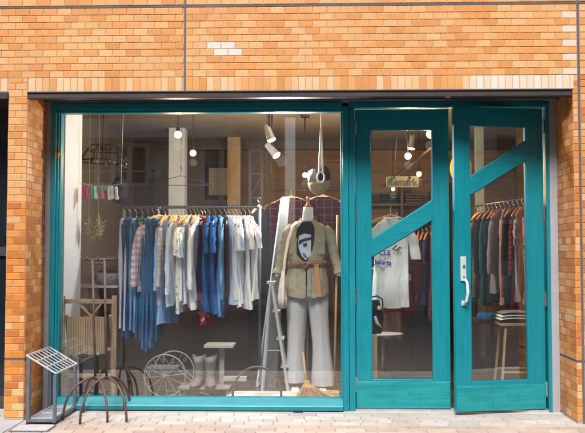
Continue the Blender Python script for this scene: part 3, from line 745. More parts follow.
BL = (.02, .08, .22); 
CL = {
 'indigo': cloth('indigo_denim', (.004, .028, .11), 'denim', (.015, .08, .22)),
 'mid': cloth('mid_denim', (.012, .085, .23), 'denim', (.045, .19, .38)),
 'light': cloth('light_denim', (.07, .21, .42), 'denim', (.24, .42, .62)),
 'tealden': cloth('teal_denim', (.005, .06, .14), 'denim', (.018, .13, .24)),
 'paleedge': cloth('pale_cotton', (.55, .60, .68)),
 'plaid1': cloth('pink_plaid', (.68, .58, .60), 'plaid', (.30, .20, .26), (.40, .50, .72), 19),
 'plaid2': cloth('grey_plaid', (.60, .60, .58), 'plaid', (.36, .38, .40), (.62, .3, .3), 24),
 'blue': cloth('sky_blue_cotton', (.24, .45, .85)),
 'paleblue': cloth('pale_blue_cotton', (.50, .64, .84)),
 'white': cloth('white_cotton', (.84, .86, .88), na=.05),
 'whiteg': cloth('white_green_print', (.78, .80, .82), 'floral', (.25, .6, .1), (.8, .82, .84)),
 'stripe': cloth('striped_cotton', (.74, .78, .84), 'vstripe', (.30, .42, .66), k=22),
 'cream': cloth('cream_cotton', (.76, .74, .66)),
 'lav': cloth('lavender_cotton', (.68, .67, .80)),
 'navy': cloth('navy_cotton', (.03, .03, .10)),
 'floral': cloth('red_floral', (.55, .02, .05), 'floral', (.75, .72, .7), (.05, .25, .12)),
 'dendress': cloth('denim_dress', (.008, .06, .20), 'denim', (.02, .14, .36)),
 'blue2': cloth('cobalt_cotton', (.012, .08, .30), 'denim', (.04, .17, .45)),
 'brown': cloth('brown_cotton', (.16, .07, .06)),
 'dark': cloth('black_cloth', (.012, .013, .018)),
 'maroon': cloth('maroon_plaid', (.035, .005, .009), 'plaid', (.015, .005, .010), (.06, .04, .04), 13),
 'red': cloth('red_cloth', (.16, .012, .012)),
 'redcheck': cloth('red_check', (.20, .028, .014), 'hstripe', (.06, .012, .012), k=22),
 'peach': cloth('peach_cloth', (.42, .22, .17)),
 'grey': cloth('grey_cloth', (.20, .20, .20)),
 'greystr': cloth('grey_stripe', (.36, .33, .36), 'vstripe', (.12, .1, .14), k=30),
 'green': cloth('green_cloth', (.008, .07, .06)),
 'ochre': cloth('ochre_cloth', (.16, .11, .04)),
 'purple': cloth('purple_cloth', (.12, .07, .22), 'plaid', (.4, .1, .1), (.3, .3, .5), 14),
}
GR = 'clothes hanging on the display rail'
def hang(px, kind, material, label, py_hem, name, cat, wood='p', rot=0, seed=None, sleeve=1, slen=.22, hw=.2, flare=1.0, d=.018, zoff=0.0, group=GR, skirt=False, dy=0, hanger=True):
    seed = seed if seed is not None else int(px*7)
    x_ = PX(px, RY); ztop = rz - .078 - zoff
    Lm = (ztop + .0) - PZ(py_hem, RY)
    if kind == 'jeans': g = jeans_mb(Lm, seed, .18)
    else: g = garment_mb(Lm, hw, d, sleeve, slen, seed, flare, skirt=skirt)
    o = g.build(name, CL[material], smooth=True, local=True)
    rr0 = random.Random(seed+3); ang = pi/2 + R(rot + rr0.uniform(-9, 9))
    o.location = (x_, RY+dy, ztop - (.01 if kind == 'jeans' else 0)); o.rotation_euler = (0, 0, ang)
    tag(o, label, cat, group)
    place_hanger(wood, (x_, RY+dy, ztop + (.0)), ang, short(label, wood), 'hangers on the display rail')
    return o
J = 'jeans'
hang(125.5, J, 'paleedge', 'narrow pale trousers at the far left end of the display rail', 327, 'trousers', 'trousers', rot=3)
hang(130.5, J, 'indigo', 'dark indigo jeans second from the left end of the rail', 335, 'jeans', 'jeans', rot=-5)
hang(136.5, J, 'light', 'faded light blue jeans between two dark pairs at the left of the rail', 329, 'jeans', 'jeans', rot=5)
hang(142.5, J, 'tealden', 'dark teal-blue jeans right of the faded light pair', 337, 'jeans', 'jeans', rot=-4)
hang(148.5, J, 'mid', 'mid blue jeans hanging lowest of all on the rail', 348, 'jeans', 'jeans', rot=6)
hang(153.5, J, 'mid', 'mid blue jeans tucked under the pink plaid shirt sleeve', 344, 'jeans', 'jeans', rot=-4)
hang(158, J, 'tealden', 'dark jeans below the hem of the pink plaid shirt', 337, 'jeans', 'jeans', rot=3)
hang(160, 's', 'plaid1', 'pink and grey plaid long sleeved shirt at the front of the shirts', 292, 'shirt', 'shirt', 'w', -42, sleeve=2, slen=.50, hw=.20, dy=-.05)
hang(165, 's', 'plaid2', 'pale grey checked shirt just right of the pink plaid one', 304, 'shirt', 'shirt', 'w', -8, sleeve=2, slen=.50)
hang(169, 's', 'blue', 'sky blue long shirt with the lowest hem among the left shirts', 323, 'shirt', 'shirt', 'w', -12, sleeve=2, slen=.53)
hang(173, 's', 'paleblue', 'pale blue long sleeved shirt next to the sky blue one', 305, 'shirt', 'shirt', 'w', -10, sleeve=2, slen=.54)
hang(177.5, 's', 'white', 'white long sleeved shirt right of the pale blue shirt', 302, 'shirt', 'shirt', 'w', -12, sleeve=2, slen=.56)
hang(182.5, 's', 'whiteg', 'white shirt with green print', 312, 'shirt', 'shirt', 'w', -8, sleeve=1, slen=.25)
hang(187, 's', 'white', 'white short sleeved shirt between the green print and striped shirts', 300, 'shirt', 'shirt', 'w', -14, sleeve=1, slen=.24)
hang(191, 's', 'stripe', 'white shirt with thin blue stripes', 303, 'shirt', 'shirt', 'w', -10, sleeve=1, slen=.26)
hang(195.5, 's', 'white', 'white long sleeved shirt between the striped and the lavender one', 308, 'shirt', 'shirt', 'w', -6, sleeve=2, slen=.52)
hang(199, 's', 'lav', 'lavender shirt left of the navy top', 300, 'shirt', 'shirt', 'w', -4, sleeve=2, slen=.50)
hang(201.5, 's', 'navy', 'navy blue top squeezed beside the lavender shirt', 290, 'shirt', 'shirt', 'p', -3, sleeve=0, hw=.15, dy=.05)
hang(204.5, 's', 'floral', 'red floral dress reaching below its neighbours', 325, 'dress', 'dress', 'p', 2, sleeve=0, hw=.12, dy=.06)
hang(209.5, 's', 'dendress', 'dark blue denim dress in the middle right of the rail', 311, 'dress', 'dress', 'p', 8, sleeve=1, hw=.21, d=.026)
hang(215.5, 's', 'blue2', 'cobalt blue denim dress beside the dark denim one', 312, 'dress', 'dress', 'p', 6, sleeve=1, hw=.21, d=.026)
hang(221, 's', 'light', 'faded light blue denim shirt right of the cobalt dress', 316, 'shirt', 'shirt', 'p', 4, sleeve=2, slen=.6, hw=.2)
hang(225.5, 's', 'brown', 'brown sleeveless top between blue garments', 297, 'shirt', 'shirt', 'p', 6, sleeve=0, hw=.13, dy=.04)
hang(229.5, 's', 'paleblue', 'pale blue top right of the brown one', 303, 'shirt', 'shirt', 'p', 12, sleeve=1, slen=.2)
hang(233.5, 's', 'cream', 'cream short sleeved top among the pale tops at the right', 300, 'shirt', 'shirt', 'p', 8, sleeve=1, slen=.2)
hang(237, 's', 'stripe', 'thinly striped top left of the white T-shirts', 302, 'shirt', 'shirt', 'p', 9, sleeve=1, slen=.2)
hang(241, 's', 'white', 'white T-shirt third from the right end of the rail', 306, 't_shirt', 'T-shirt', 'p', 9, sleeve=1, slen=.19, hw=.19)
hang(245.5, 's', 'white', 'white T-shirt second from the right end of the rail', 308, 't_shirt', 'T-shirt', 'p', 10, sleeve=1, slen=.19, hw=.19)
hang(250, 's', 'white', 'white T-shirt at the right end of the rail', 299, 't_shirt', 'T-shirt', 'p', 12, sleeve=1, slen=.18, hw=.19)

# black coat behind the rail's right end
def hang_at(x_, y_, ztop, L_, material, name, cat, label, rot, sleeve=2, slen=.52, hw=.21, d=.03, group=None, wood='w', flare=1.0, seed=1, hlabel=None, hgroup=None):
    g = garment_mb(L_, hw, d, sleeve, slen, seed, flare); o = g.build(name, CL[material], smooth=True, local=True)
    o.location = (x_, y_, ztop); o.rotation_euler = (0, 0, R(rot)); tag(o, label, cat, group)
    place_hanger(wood, (x_, y_, ztop), R(rot), hlabel or short(label, wood), hgroup); return o
hang_at(PX(259, 1.35), 1.35, PZ(206, 1.35), 1.05, 'dark', 'coat', 'coat', 'long black coat hanging right behind the white T-shirts', 75, hlabel='hanger holding the long black coat', hgroup='hangers of the back stock')
# maroon plaid jackets behind the mannequin
hang_at(PX(291, 1.9), 1.9, PZ(197, 1.9), .75, 'maroon', 'jacket', 'jacket', 'maroon plaid jacket behind the mannequin left shoulder', 8, hw=.24, d=.05, seed=3, hlabel='hanger of the maroon jacket on the left', hgroup='hangers of the back stock', group='maroon plaid jackets behind the mannequin')
hang_at(PX(323, 2.0), 2.0, PZ(196, 2.0), .78, 'maroon', 'jacket', 'jacket', 'maroon plaid jacket behind the mannequin right shoulder', -10, hw=.24, d=.05, seed=4, hlabel='hanger of the maroon jacket on the right', hgroup='hangers of the back stock', group='maroon plaid jackets behind the mannequin')
jr = MB(); z_ = PZ(197, 1.95)+.066; jr.tube([(PX(270, 1.95), 1.95, z_), (PX(342, 1.95), 1.95, z_)], .008, 10)
for px_ in (271, 341): jr.tube([(PX(px_, 1.95), 1.95, z_), (PX(px_, 1.95), 1.95, ZC-.001)], .002, 5)
tag(jr.build('ceiling_rail', M['iron'], smooth=True), 'dark rail hung from the ceiling behind the mannequin', 'clothes rail')

# ------------------------------------------------------------------ mannequin
MY = .60
def mp(px, py, dy=0): return P(px, py, MY+dy)
mc = mp(308, 384); mcx = PX(308, MY, 250)
man = thing('mannequin', 'dressed shop mannequin in khaki shirt jacket and pale grey trousers', 'mannequin', (mcx, MY, FZ))
s = (MY+6.1)/F      # metres per photo pixel here
def zz(py): return PZ(py, MY, 308)
def xx(px): return PX(px, MY, 250)
def ell(cx, cy, z, rx, ry, n=28, p=.85, a0=0, wob=0, ph=0):
    out = []
    for k in range(n):
        a_ = a0+2*pi*k/n; c_, s_ = cos(a_), sin(a_); w_ = 1+wob*sin(5*a_+ph)
        out.append((cx+rx*w_*math.copysign(abs(c_)**p, c_), cy+ry*w_*math.copysign(abs(s_)**p, s_), z))
    return out
g = MB(); zn = zz(207)
g.lathe([(.02, 0), (.026, .006), (.026, .014), (.014, .022), (.011, .045), (.016, .06), (.016, .078), (.010, .084)], (mcx, MY, zn), 18)
g.lathe([(.038, -.006), (.040, .0)], (mcx, MY, zn), 20); g.build('neck_cap', M['hangerwood'], man, smooth=True)
g = MB(); g.loft([ell(mcx, MY, zz(207)-.002, .040, .042), ell(mcx, MY, zz(213), .043, .046), ell(mcx, MY, zz(220), .047, .050), ell(mcx, MY+.005, zz(226), .075, .06)])
g.build('neck', M['plaster'], man, smooth=True)
# black T-shirt torso
cxm = xx(307)
g = MB(); g.loft([ell(cxm, MY, zz(221.5), .060, .054), ell(cxm, MY, zz(223.5), .10, .062), ell(cxm, MY, zz(229), .165, .078), ell(cxm, MY-.005, zz(238), .160, .095), ell(cxm, MY-.008, zz(248), .150, .100), ell(cxm, MY, zz(262), .125, .085), ell(cxm, MY, zz(280), .15, .095)])
g.build('t_shirt', CL['dark'], man, smooth=True)
# print on the T-shirt: pale blue blocks with dark shapes
g = MB()
def yf(pz): return MY-.008-.103
def patch(pts, off, mi):
    g.mi = mi; n_ = len(pts); P3 = [(xx(a_), MY-.1075-off, zz(b_)) for a_, b_ in pts]
    i0 = g.add(P3); i1 = g.add([(p_[0], p_[1]+.002, p_[2]) for p_ in P3]); g.face([i0+k for k in range(n_)]); g.face([i1+k for k in reversed(range(n_))])
    for k in range(n_): g.face((i0+k, i0+(k+1) % n_, i1+(k+1) % n_, i1+k))
patch([(299.5, 236), (305, 233.8), (311, 235), (311, 255), (306, 260), (302, 256), (299, 248), (298.5, 241)], 0, 0)
patch([(299, 240.5), (305, 238.5), (311, 237.2), (311, 240), (305, 241.5), (299, 245)], .002, 1)
patch([(303, 244), (307, 243), (307.5, 246), (304, 247.5)], .002, 1)
patch([(307, 247), (311, 246), (311, 249.5), (306, 250)], .002, 2)
patch([(302, 252.5), (306, 254), (308, 259), (304, 257)], .002, 3)
g.build('print', [mat('print_pale', (.5, .64, .74), .8), CL['navy'], mat('print_peach', (.75, .42, .32), .8), mat('print_slate', (.10, .13, .25), .8)], man)
# shirt jacket: open arcs, gap at the front above the belt
kh = cloth('khaki_cotton', (.29, .265, .185), na=.10, bump=.7, bs=13, st=(1, 1, 1))
def jring(py, rx, ry, gapL, gapR, n=44, dx=0, wob=.0, ph=0, dz=None):
    # angle measured from the front (-y); gapL to the left, gapR to the right, in radians
    out = []
    for k in range(n):
        a_ = gapR + (2*pi-gapL-gapR)*k/(n-1); c_, s_ = sin(a_), -cos(a_); w_ = 1+wob*sin(9*a_+ph)
        z = zz(py) + (dz(a_) if dz else 0)
        out.append((cxm+dx+rx*w_*math.copysign(abs(c_)**.82, c_), MY-.005+ry*w_*math.copysign(abs(s_)**.82, s_), z))
    return out
hem = lambda a_: -.018*cos(2*a_)
g = MB()
g.loft([jring(221, .062, .066, .5, .4), jring(223, .105, .076, .42, .36), jring(226, .145, .086, .42, .34), jring(231, .165, .098, .42, .32), jring(239, .168, .114, .50, .30, wob=.01), jring(248, .162, .122, .60, .24, wob=.018),
        jring(256, .160, .122, .45, .12, wob=.015), jring(261, .150, .114, .12, .0, wob=.02), jring(265, .146, .110, .02, .0, wob=.025), jring(269, .154, .116, .01, .0, wob=.02, ph=1),
        jring(278, .168, .126, .01, .0, wob=.022, ph=2), jring(288, .176, .132, .01, 0, wob=.024, ph=2.4), jring(297, .180, .136, .01, 0, wob=.014, ph=2.7, dz=hem)], closed=False, cap=False)
g.build('shirt_jacket', kh, man, smooth=True, solid=.005, sub=1)
jk = [c for c in man.children if c.name.startswith('shirt_jacket')][0]
# collar
g = MB()
for s_ in (-1, 1):
    x_a = cxm+s_*.042
    g.loft([[(cxm+s_*.045, MY+.05, zz(218)), (cxm+s_*.052, MY-.03, zz(218.5)), (cxm+s_*.040, MY-.075, zz(222.5))],
            [(cxm+s_*.078, MY+.05, zz(221.5)), (cxm+s_*.090, MY-.06, zz(224)), (cxm+s_*.082, MY-.112, zz(230))]], closed=False, cap=False)
g.build('collar', kh, jk, smooth=False, solid=.006)
# placket, pockets, flaps
g = MB(); g.box((cxm+.002, MY-.150, zz(296)), (cxm+.034, MY-.139, zz(270))); g.build('placket', kh, jk, bevel=.003)
g = MB()
def pocket(pxa, pxb, pya, pyb, dy):
    n0 = len(g.v); g.box((xx(pxa), MY-dy, zz(pyb)), (xx(pxb), MY-dy+.012, zz(pya)))
for (a_, b_, dy) in ((289.5, 297.5, .108), (314.5, 325, .118)):
    g2 = MB(); g2.prism([(xx(a_), zz(238)), (xx(b_), zz(238)), (xx(b_), zz(241.5)), ((xx(a_)+xx(b_))/2, zz(243.5)), (xx(a_), zz(241.5))], 'y', MY-dy-.006, MY-dy+.02)
    g2.build('pocket_flap', kh, jk, bevel=.002)
    g2 = MB(); g2.box((xx(a_)+.003, MY-dy-.002, zz(254)), (xx(b_)-.003, MY-dy+.02, zz(239))); g2.build('pocket', kh, jk, bevel=.003)
# sleeves with rolled cuffs
for s_, pts in ((-1, [(292, 227), (287.5, 234), (284.5, 246), (282, 258), (279.5, 268), (278.5, 272)]), (1, [(324, 227), (329, 234), (332, 246), (334, 256), (337, 266), (338, 271)])):
    P3_ = [Vector((xx(a_), MY-.01-.02*i, zz(b_))) for i, (a_, b_) in enumerate(pts)]; rg = []; nn = 26
    for i in range(nn):
        u_ = i/(nn-1)*(len(P3_)-1); j = min(int(u_), len(P3_)-2); f_ = u_-j; c_ = P3_[j]*(1-f_)+P3_[j+1]*f_; dd_ = (P3_[j+1]-P3_[j]).normalized()
        r0_ = [.034, .045, .040, .037, .035, .034]; r_ = (r0_[j]*(1-f_)+r0_[j+1]*f_)*(1+.05*sin(i*1.7)*(i > 4)); ax = dd_.cross(Vector((0, 1, 0))).normalized(); ay = dd_.cross(ax)
        rg.append([c_+ax*r_*cos(2*pi*k/22)*(1+.05*sin(3*k+i*1.1))+ay*r_*sin(2*pi*k/22)+dd_*.010*sin(2*pi*k/22*2+i*.6) for k in range(22)])
    g = MB(); g.loft(rg, cap=False); g.build('sleeve', kh, jk, smooth=True)
    g = MB(); a1 = P3_[-1]-(P3_[-1]-P3_[-2]).normalized()*.015; a2 = a1+(P3_[-1]-P3_[-2]).normalized()*.045; ddv = (a2-a1).normalized(); ax = ddv.cross(Vector((0, 1, 0))).normalized(); ay = ddv.cross(ax)
    g.loft([[c_+(ax*cos(2*pi*k/22)+ay*sin(2*pi*k/22))*r_*(1+.04*sin(5*k)) for k in range(22)] for c_, r_ in ((a1, .035), (a1, .041), (a1*.5+a2*.5, .043), (a2, .042), (a2, .038), (a1*.6+a2*.4, .034))], cap=False); g.build('cuff', kh, jk, smooth=False)
    g = MB(); d_ = (a2-a1); g.tube([a2-d_*.5, a2+d_*.0, a2+d_*.2], [.024, .022, .015], 12); g.build('wrist', M['plaster'], man, smooth=True)
# belt
g = MB()
def bring(py, ry=0, e=0): return [(cxm+(.153+e)*math.copysign(abs(sin(2*pi*k/40))**.82, sin(2*pi*k/40)), MY-.005-(.117+e)*math.copysign(abs(cos(2*pi*k/40))**.82, cos(2*pi*k/40)), zz(py)+.004*sin(2*pi*k/20)) for k in range(40)]
g.loft([bring(261.2), bring(261.2, e=.005), bring(264, e=.008), bring(267.3, e=.006), bring(267.3)], cap=False)
g.tube([(xx(300), MY-.128, zz(262)), (xx(305), MY-.136, zz(266.5)), (xx(311), MY-.136, zz(263)), (xx(317), MY-.130, zz(266))], .012, 8, flat=.5)
bo = g.build('belt', M['leather'], man, smooth=True)
g = MB(); ring_pts = [(xx(305)+.024*cos(2*pi*k/20), MY-.146, zz(265)+.02*sin(2*pi*k/20)) for k in range(21)]; g.tube(ring_pts, .005, 8, cap=False); g.build('buckle', M['leather'], bo, smooth=True)
g = MB(); g.loft([[(xx(a_)-.019, MY-.137-dy, zz(py)), (xx(a_)+.019, MY-.137-dy, zz(py)), (xx(a_)+.019, MY-.131-dy, zz(py)), (xx(a_)-.019, MY-.131-dy, zz(py))] for a_, py, dy in ((316, 264, 0), (317, 272, .008), (318, 284, .014), (319, 294, .016), (319, 296, .016))])
g.build('belt_tail', M['leather2'], bo, bevel=.002)
# trousers
tg = cloth('pale_grey_wool', (.43, .43, .45), na=.04, bump=.35, bs=5, st=(2.2, 2.2, .5))
g = MB()
def leg_rings(pts, ph):
    out = []
    for i, (pxc, py, hwp, ry) in enumerate(pts):
        rx = hwp*s; rg = []
        for k in range(30):
            a_ = 2*pi*k/30; c_, s2 = cos(a_), sin(a_); w_ = 1+.03*sin(6*a_+ph+i*.6)+(.02*sin(11*a_-i*.9+ph))
            pinch = 1+.14*max(0, 1-abs(((a_+pi/2) % (2*pi))/.25)) if False else 1
            fr = .010*math.exp(-((a_-3*pi/2)/.18)**2)
            rg.append((xx(pxc)+rx*w_*math.copysign(abs(c_)**.9, c_), MY+ry*w_*math.copysign(abs(s2)**.9, s2)-fr, zz(py)))
        out.append(rg)
    return out
def hollow(rg, cx):
    e1 = rg[-1]; g.loft([e1, [(cx+(v[0]-cx)*.95, MY+(v[1]-MY)*.95, v[2]+.003) for v in e1], [(cx+(v[0]-cx)*.9, MY+(v[1]-MY)*.9, v[2]+.10) for v in e1]], cap=False); return rg
g.loft(hollow(leg_rings([(298.5, 292, 10.5, .09), (298, 302, 10.6, .092), (297.3, 312, 10.2, .088), (296.8, 325, 9.2, .078), (296.2, 340, 8.5, .070), (295.8, 352, 8.6, .070), (295.4, 364, 9.3, .078), (295.0, 374, 10.0, .088), (294.8, 381.5, 10.6, .096)], 0), xx(294.8)), cap=False)
g.build('trouser_leg', tg, man, smooth=True)
g = MB()
g.loft(hollow(leg_rings([(317, 292, 10.5, .09), (317.4, 302, 10.8, .092), (318.2, 312, 10.2, .088), (319.4, 325, 9.4, .078), (320.6, 340, 8.8, .070), (321.5, 352, 9.2, .072), (322.2, 364, 10.2, .080), (323, 376, 11.4, .090), (323.4, 384.5, 12.0, .098)], 2), xx(323.4)), cap=False)
g.build('trouser_leg', tg, man, smooth=True)
g = MB(); g.loft([ell(cxm, MY, zz(285), .15, .09), ell(cxm, MY, zz(296), .158, .088), ell(cxm, MY+.01, zz(301), .12, .06)])
g.build('trouser_seat', tg, man, smooth=True)
for px_ in (295.5, 322.5):
    g = MB(); x_ = xx(px_)
    g.loft([[(x_+a_*r_, MY+.05-b_, FZ+h_) for a_, h_ in ((-1, .0), (1, .0), (1, hh*.5), (.5, hh), (-.5, hh), (-1, hh*.5))] for r_, b_, hh in ((.03, 0, .07), (.038, .06, .085), (.042, .13, .06), (.040, .18, .04), (.02, .205, .025))])
    g.build('foot', M['plaster'], man, smooth=True)
g = MB(); g.tube([(cxm, MY+.08, FZ), (cxm, MY+.08, zz(320))], .012, 10); g.lathe([(.16, 0), (.16, .006), (.02, .012)], (cxm, MY+.08, FZ), 30); g.build('stand', M['steel'], man)
# cotton tote hanging from the shoulder
tt = thing('tote_bag', 'cream cotton bag hanging by its strap from the mannequin shoulder', 'bag', (xx(283), MY-.10, zz(305)))
ctm = cloth('cream_canvas', (.66, .62, .56))
g = MB(); g.tube([(xx(297), MY-.07, zz(222)), (xx(293.5), MY-.115, zz(227)), (xx(289), MY-.135, zz(240)), (xx(286), MY-.145, zz(255)), (xx(284.5), MY-.15, zz(270)), (xx(284), MY-.13, zz(278))], .015, 8, flat=.3); g.build('strap', ctm, tt, smooth=True)
g = MB(); g.loft([ell(xx(284), MY-.12, zz(270), .012, .03), ell(xx(283.5), MY-.12, zz(277), .022, .05, wob=.15), ell(xx(282.8), MY-.12, zz(287), .028, .06, wob=.2, ph=1), ell(xx(283), MY-.12, zz(297), .034, .06, wob=.2, ph=2), ell(xx(284), MY-.12, zz(307), .030, .05, wob=.25, ph=3)])
g.build('pouch', ctm, tt, smooth=True)

# ------------------------------------------------------------------ things in the display
# leaning board and stepladder
lb = thing('leaning_board', 'grey board in a pale frame leaning against the stepladder left of the mannequin', 'board', (PX(262, .95), .9, FZ))
a0 = P(257, 388, .80); a1 = P(276, 388, .80); b0 = P(282, 198, 1.25); b1 = P(289.5, 198, 1.25)
a0.z = a1.z = FZ
n_ = (a1-a0).cross(b0-a0).normalized()*.012
def slab(g, q, n_):
    i0 = g.add([p_-n_ for p_ in q]); i1 = g.add([p_+n_ for p_ in q]); g.face([i0+k for k in range(4)]); g.face([i1+k for k in reversed(range(4))])
    for k in range(4): g.face((i0+k, i0+(k+1) % 4, i1+(k+1) % 4, i1+k))
g = MB(); slab(g, [a0, a1, b1, b0], n_*.6); g.build('panel', M['screen'], lb)
g = MB()
for q_ in ((a0, b0), (b0, b1), (a0, a1)): g.bar(q_[0]-n_, q_[1]-n_, .013, .030)
g.build('frame', M['white_metal'], lb)
sl = thing('stepladder', 'slim aluminium stepladder with splayed legs between the grey board and the mannequin', 'stepladder', (PX(278, .55), .6, FZ))
LY = .55; zt_ = PZ(284, LY)
def lx(px): return PX(px, LY)
rl = []
for dy in (0, .26):
    g = MB(); p_, q_ = Vector((lx(272), LY+dy*.6, zt_)), Vector((lx(289), LY-.05+dy, FZ)); rl.append((p_, q_)); g.bar(p_, q_, .022, .030); g.build('rail', M['alu'], sl)
    g = MB(); g.bar((lx(270), LY+dy*.6, zt_-.02), (lx(262), LY-.05+dy, FZ), .014, .020); g.build('rear_leg', M['alu'], sl)
for i in range(3):
    t_ = .25+i*.25; p_ = rl[0][0].lerp(rl[0][1], t_); q_ = rl[1][0].lerp(rl[1][1], t_); g = MB(); g.bar(p_, q_, .06, .012); g.build('tread', M['alu'], sl)
g = MB(); g.bar((lx(271), LY-.02, zt_+.01), (lx(271), LY+.18, zt_+.01), .07, .018); g.build('top_step', M['alu'], sl)
g = MB(); g.bar(rl[0][0].lerp(rl[0][1], .6), (lx(270)*.4+lx(262)*.6, LY-.03, zt_*.4+FZ*.6), .006); g.build('spreader', M['alu'], sl)
# bamboo pole
g = MB(); g.tube([P(334.5, 386, .45), P(337.5, 215, .6)], .010, 8); o = g.build('bamboo_pole', M['wood'], smooth=True); tag(o, 'thin wooden pole leaning beside the right edge of the display window', 'pole')
# straw broom
br = thing('broom', 'straw broom lying with its head in front of the mannequin feet', 'broom', (PX(318, .22), .22, FZ))
bp = P(306.5, 382, .25)
g = MB(); hd_ = []
for i, (px_, hw_, py_, ry_) in enumerate(((306.5, 3, 380.5, .02), (307, 3.6, 384, .026), (309, 8, 388, .04), (313, 15, 393, .05), (317, 21, 397.5, .06))):
    p_ = P(px_, py_, .22); hd_.append(ell(p_.x, .22, max(p_.z, FZ+.002), hw_*.0078, ry_, wob=.06, ph=i))
g.loft(hd_); g.build('straw_head', M['straw'], br, smooth=False)
g = MB()
rnd = random.Random(5)
for i in range(70):
    u_ = rnd.uniform(-1, 1); p_ = P(309+u_*6, 387, .2); q_ = P(317+u_*22, 398, .2); g.tube([(p_.x, .19-rnd.uniform(0, .03), p_.z), (q_.x, .15+rnd.uniform(-.02, .04), FZ+rnd.uniform(0, .02))], .0028, 4)
g.build('bristle', M['straw'], br)
g = MB(); g.tube([P(306.5, 383, .25), P(303, 352, .36)], .009, 8); g.build('handle', M['wood'], br, smooth=True)
# wood wool heap beside it
wd = MB(); rnd = random.Random(9)
for i in range(9):
    x_ = PX(320+i*2.2, .3, 390); wd.box((x_-.022, .22+rnd.uniform(0, .05), FZ), (x_+.014, .30+rnd.uniform(0, .05), FZ+rnd.uniform(.05, .085)))
tag(wd.build('driftwood', M['straw'], bevel=.006), 'row of rough brown wooden offcuts at the right foot of the mannequin', 'wood')
# white boards
g = MB(); a_ = P(226, 384, .30); b_ = P(297, 397, .30); g.box((a_.x, .22, FZ), (b_.x, .50, FZ+.035)); tag(g.build('white_board', M['whitepaint'], bevel=.004), 'flat white board on the display floor below the iron hoop', 'board')
# iron hoop
pts = []
for i in range(17):
    a_ = pi*i/16; pts.append(P(257-24.5*cos(a_), 400-33*sin(a_)**.8 if 0 < i < 16 else 400, .12))
for p_ in pts: p_.z = max(p_.z, FZ+.002)
g = MB(); g.tube(pts, .009, 8); tag(g.build('iron_hoop', M['rust'], smooth=True), 'arched rusty iron hoop standing in the display before the white board', 'hoop')
# white wire flower cart
fc = thing('wire_cart', 'white wire flower cart with two scrolled wheels, left of the boots', 'cart', (PX(166, .5), .5, FZ))
def wheel(cx, cy, cz, r_, nsp, scroll):
    g = MB(); g.tube([(cx+r_*cos(2*pi*k/48), cy, cz+r_*sin(2*pi*k/48)) for k in range(49)], .0065, 8, cap=False)
    w_ = g.build('wheel', M['dullwhite'], fc, smooth=True)
    g = MB(); g.tube([(cx, cy-.02, cz), (cx, cy+.02, cz)], .012, 12); 
    for k in range(nsp): a_ = 2*pi*k/nsp+.1; g.tube([(cx, cy, cz), (cx+r_*cos(a_), cy, cz+r_*sin(a_))], .0028, 5)
    w2 = g.build('spoke', M['dullwhite'], w_, local=False); w2.parent = w_
    for k in range(scroll):
        g = MB(); a_ = 2*pi*(k+.5)/scroll; c_ = Vector((cx+r_*.80*cos(a_), cy, cz+r_*.80*sin(a_))); pp = []
        for i in range(14): b_ = a_+i*.55; q_ = r_*.11*(1-i/18); pp.append(c_+Vector((q_*cos(b_), 0, q_*sin(b_))))
        g.tube(pp, .0024, 5); g.build('scroll', M['dullwhite'], w_)
wc = P(165, 376.5, .38); wr = 20.8*(6.48)/F
wheel(wc.x, .38, FZ+wr+.004, wr, 12, 3)
wc2 = P(174, 369, .62); wheel(wc2.x, .62, FZ+wr+.004, wr, 6, 4)
g = MB(); za = FZ+wr+.05
g.box((PX(147, .38), .42, za), (PX(177, .38), .58, za+.012)); 
for k in range(8): g.box((PX(147, .38)+k*.034, .42, za+.012), (PX(147, .38)+k*.034+.010, .58, za+.018))
g.build('tray', M['dullwhite'], fc)
g = MB()
for y_ in (.43, .57):
    g.tube([(wc.x-.02, y_, za), (wc.x, y_, FZ+wr)], .005, 6); g.tube([(PX(177, .38), y_, za+.005), (PX(190, .38), y_, FZ+.13), (PX(212, .38), y_, FZ+.03)], .005, 6)
    g.tube([(PX(147, .38), y_, za), (PX(144, .38), y_, za-.08), (PX(146, .38), y_, FZ+.003)], .005, 6)
g.tube([(wc.x, .34, FZ+wr), (wc2.x-.04, .66, FZ+wr)], .006, 8); g.build('frame', M['dullwhite'], fc)
# low rack under boots
bs_ = thing('low_rack', 'low pale metal rack carrying the cowboy boots', 'rack', (PX(205, .4), .4, FZ))
bx0, bx1 = PX(181, .38), PX(231, .38); bz = PZ(386, .38)
g = MB(); g.box((bx0, .27, bz-.012), (bx1, .50, bz)); g.build('shelf', M['dullwhite'], bs_)
for x_ in (bx0+.015, bx1-.015):
    for y_ in (.285, .485): g = MB(); g.tube([(x_, y_, FZ), (x_, y_, bz-.012)], .005, 6); g.build('leg', M['dullwhite'], bs_)
g = MB(); g.tube([(bx0+.10, .28, bz-.013), (bx1-.06, .28, FZ+.005)], .004, 6); g.build('brace', M['dullwhite'], bs_)
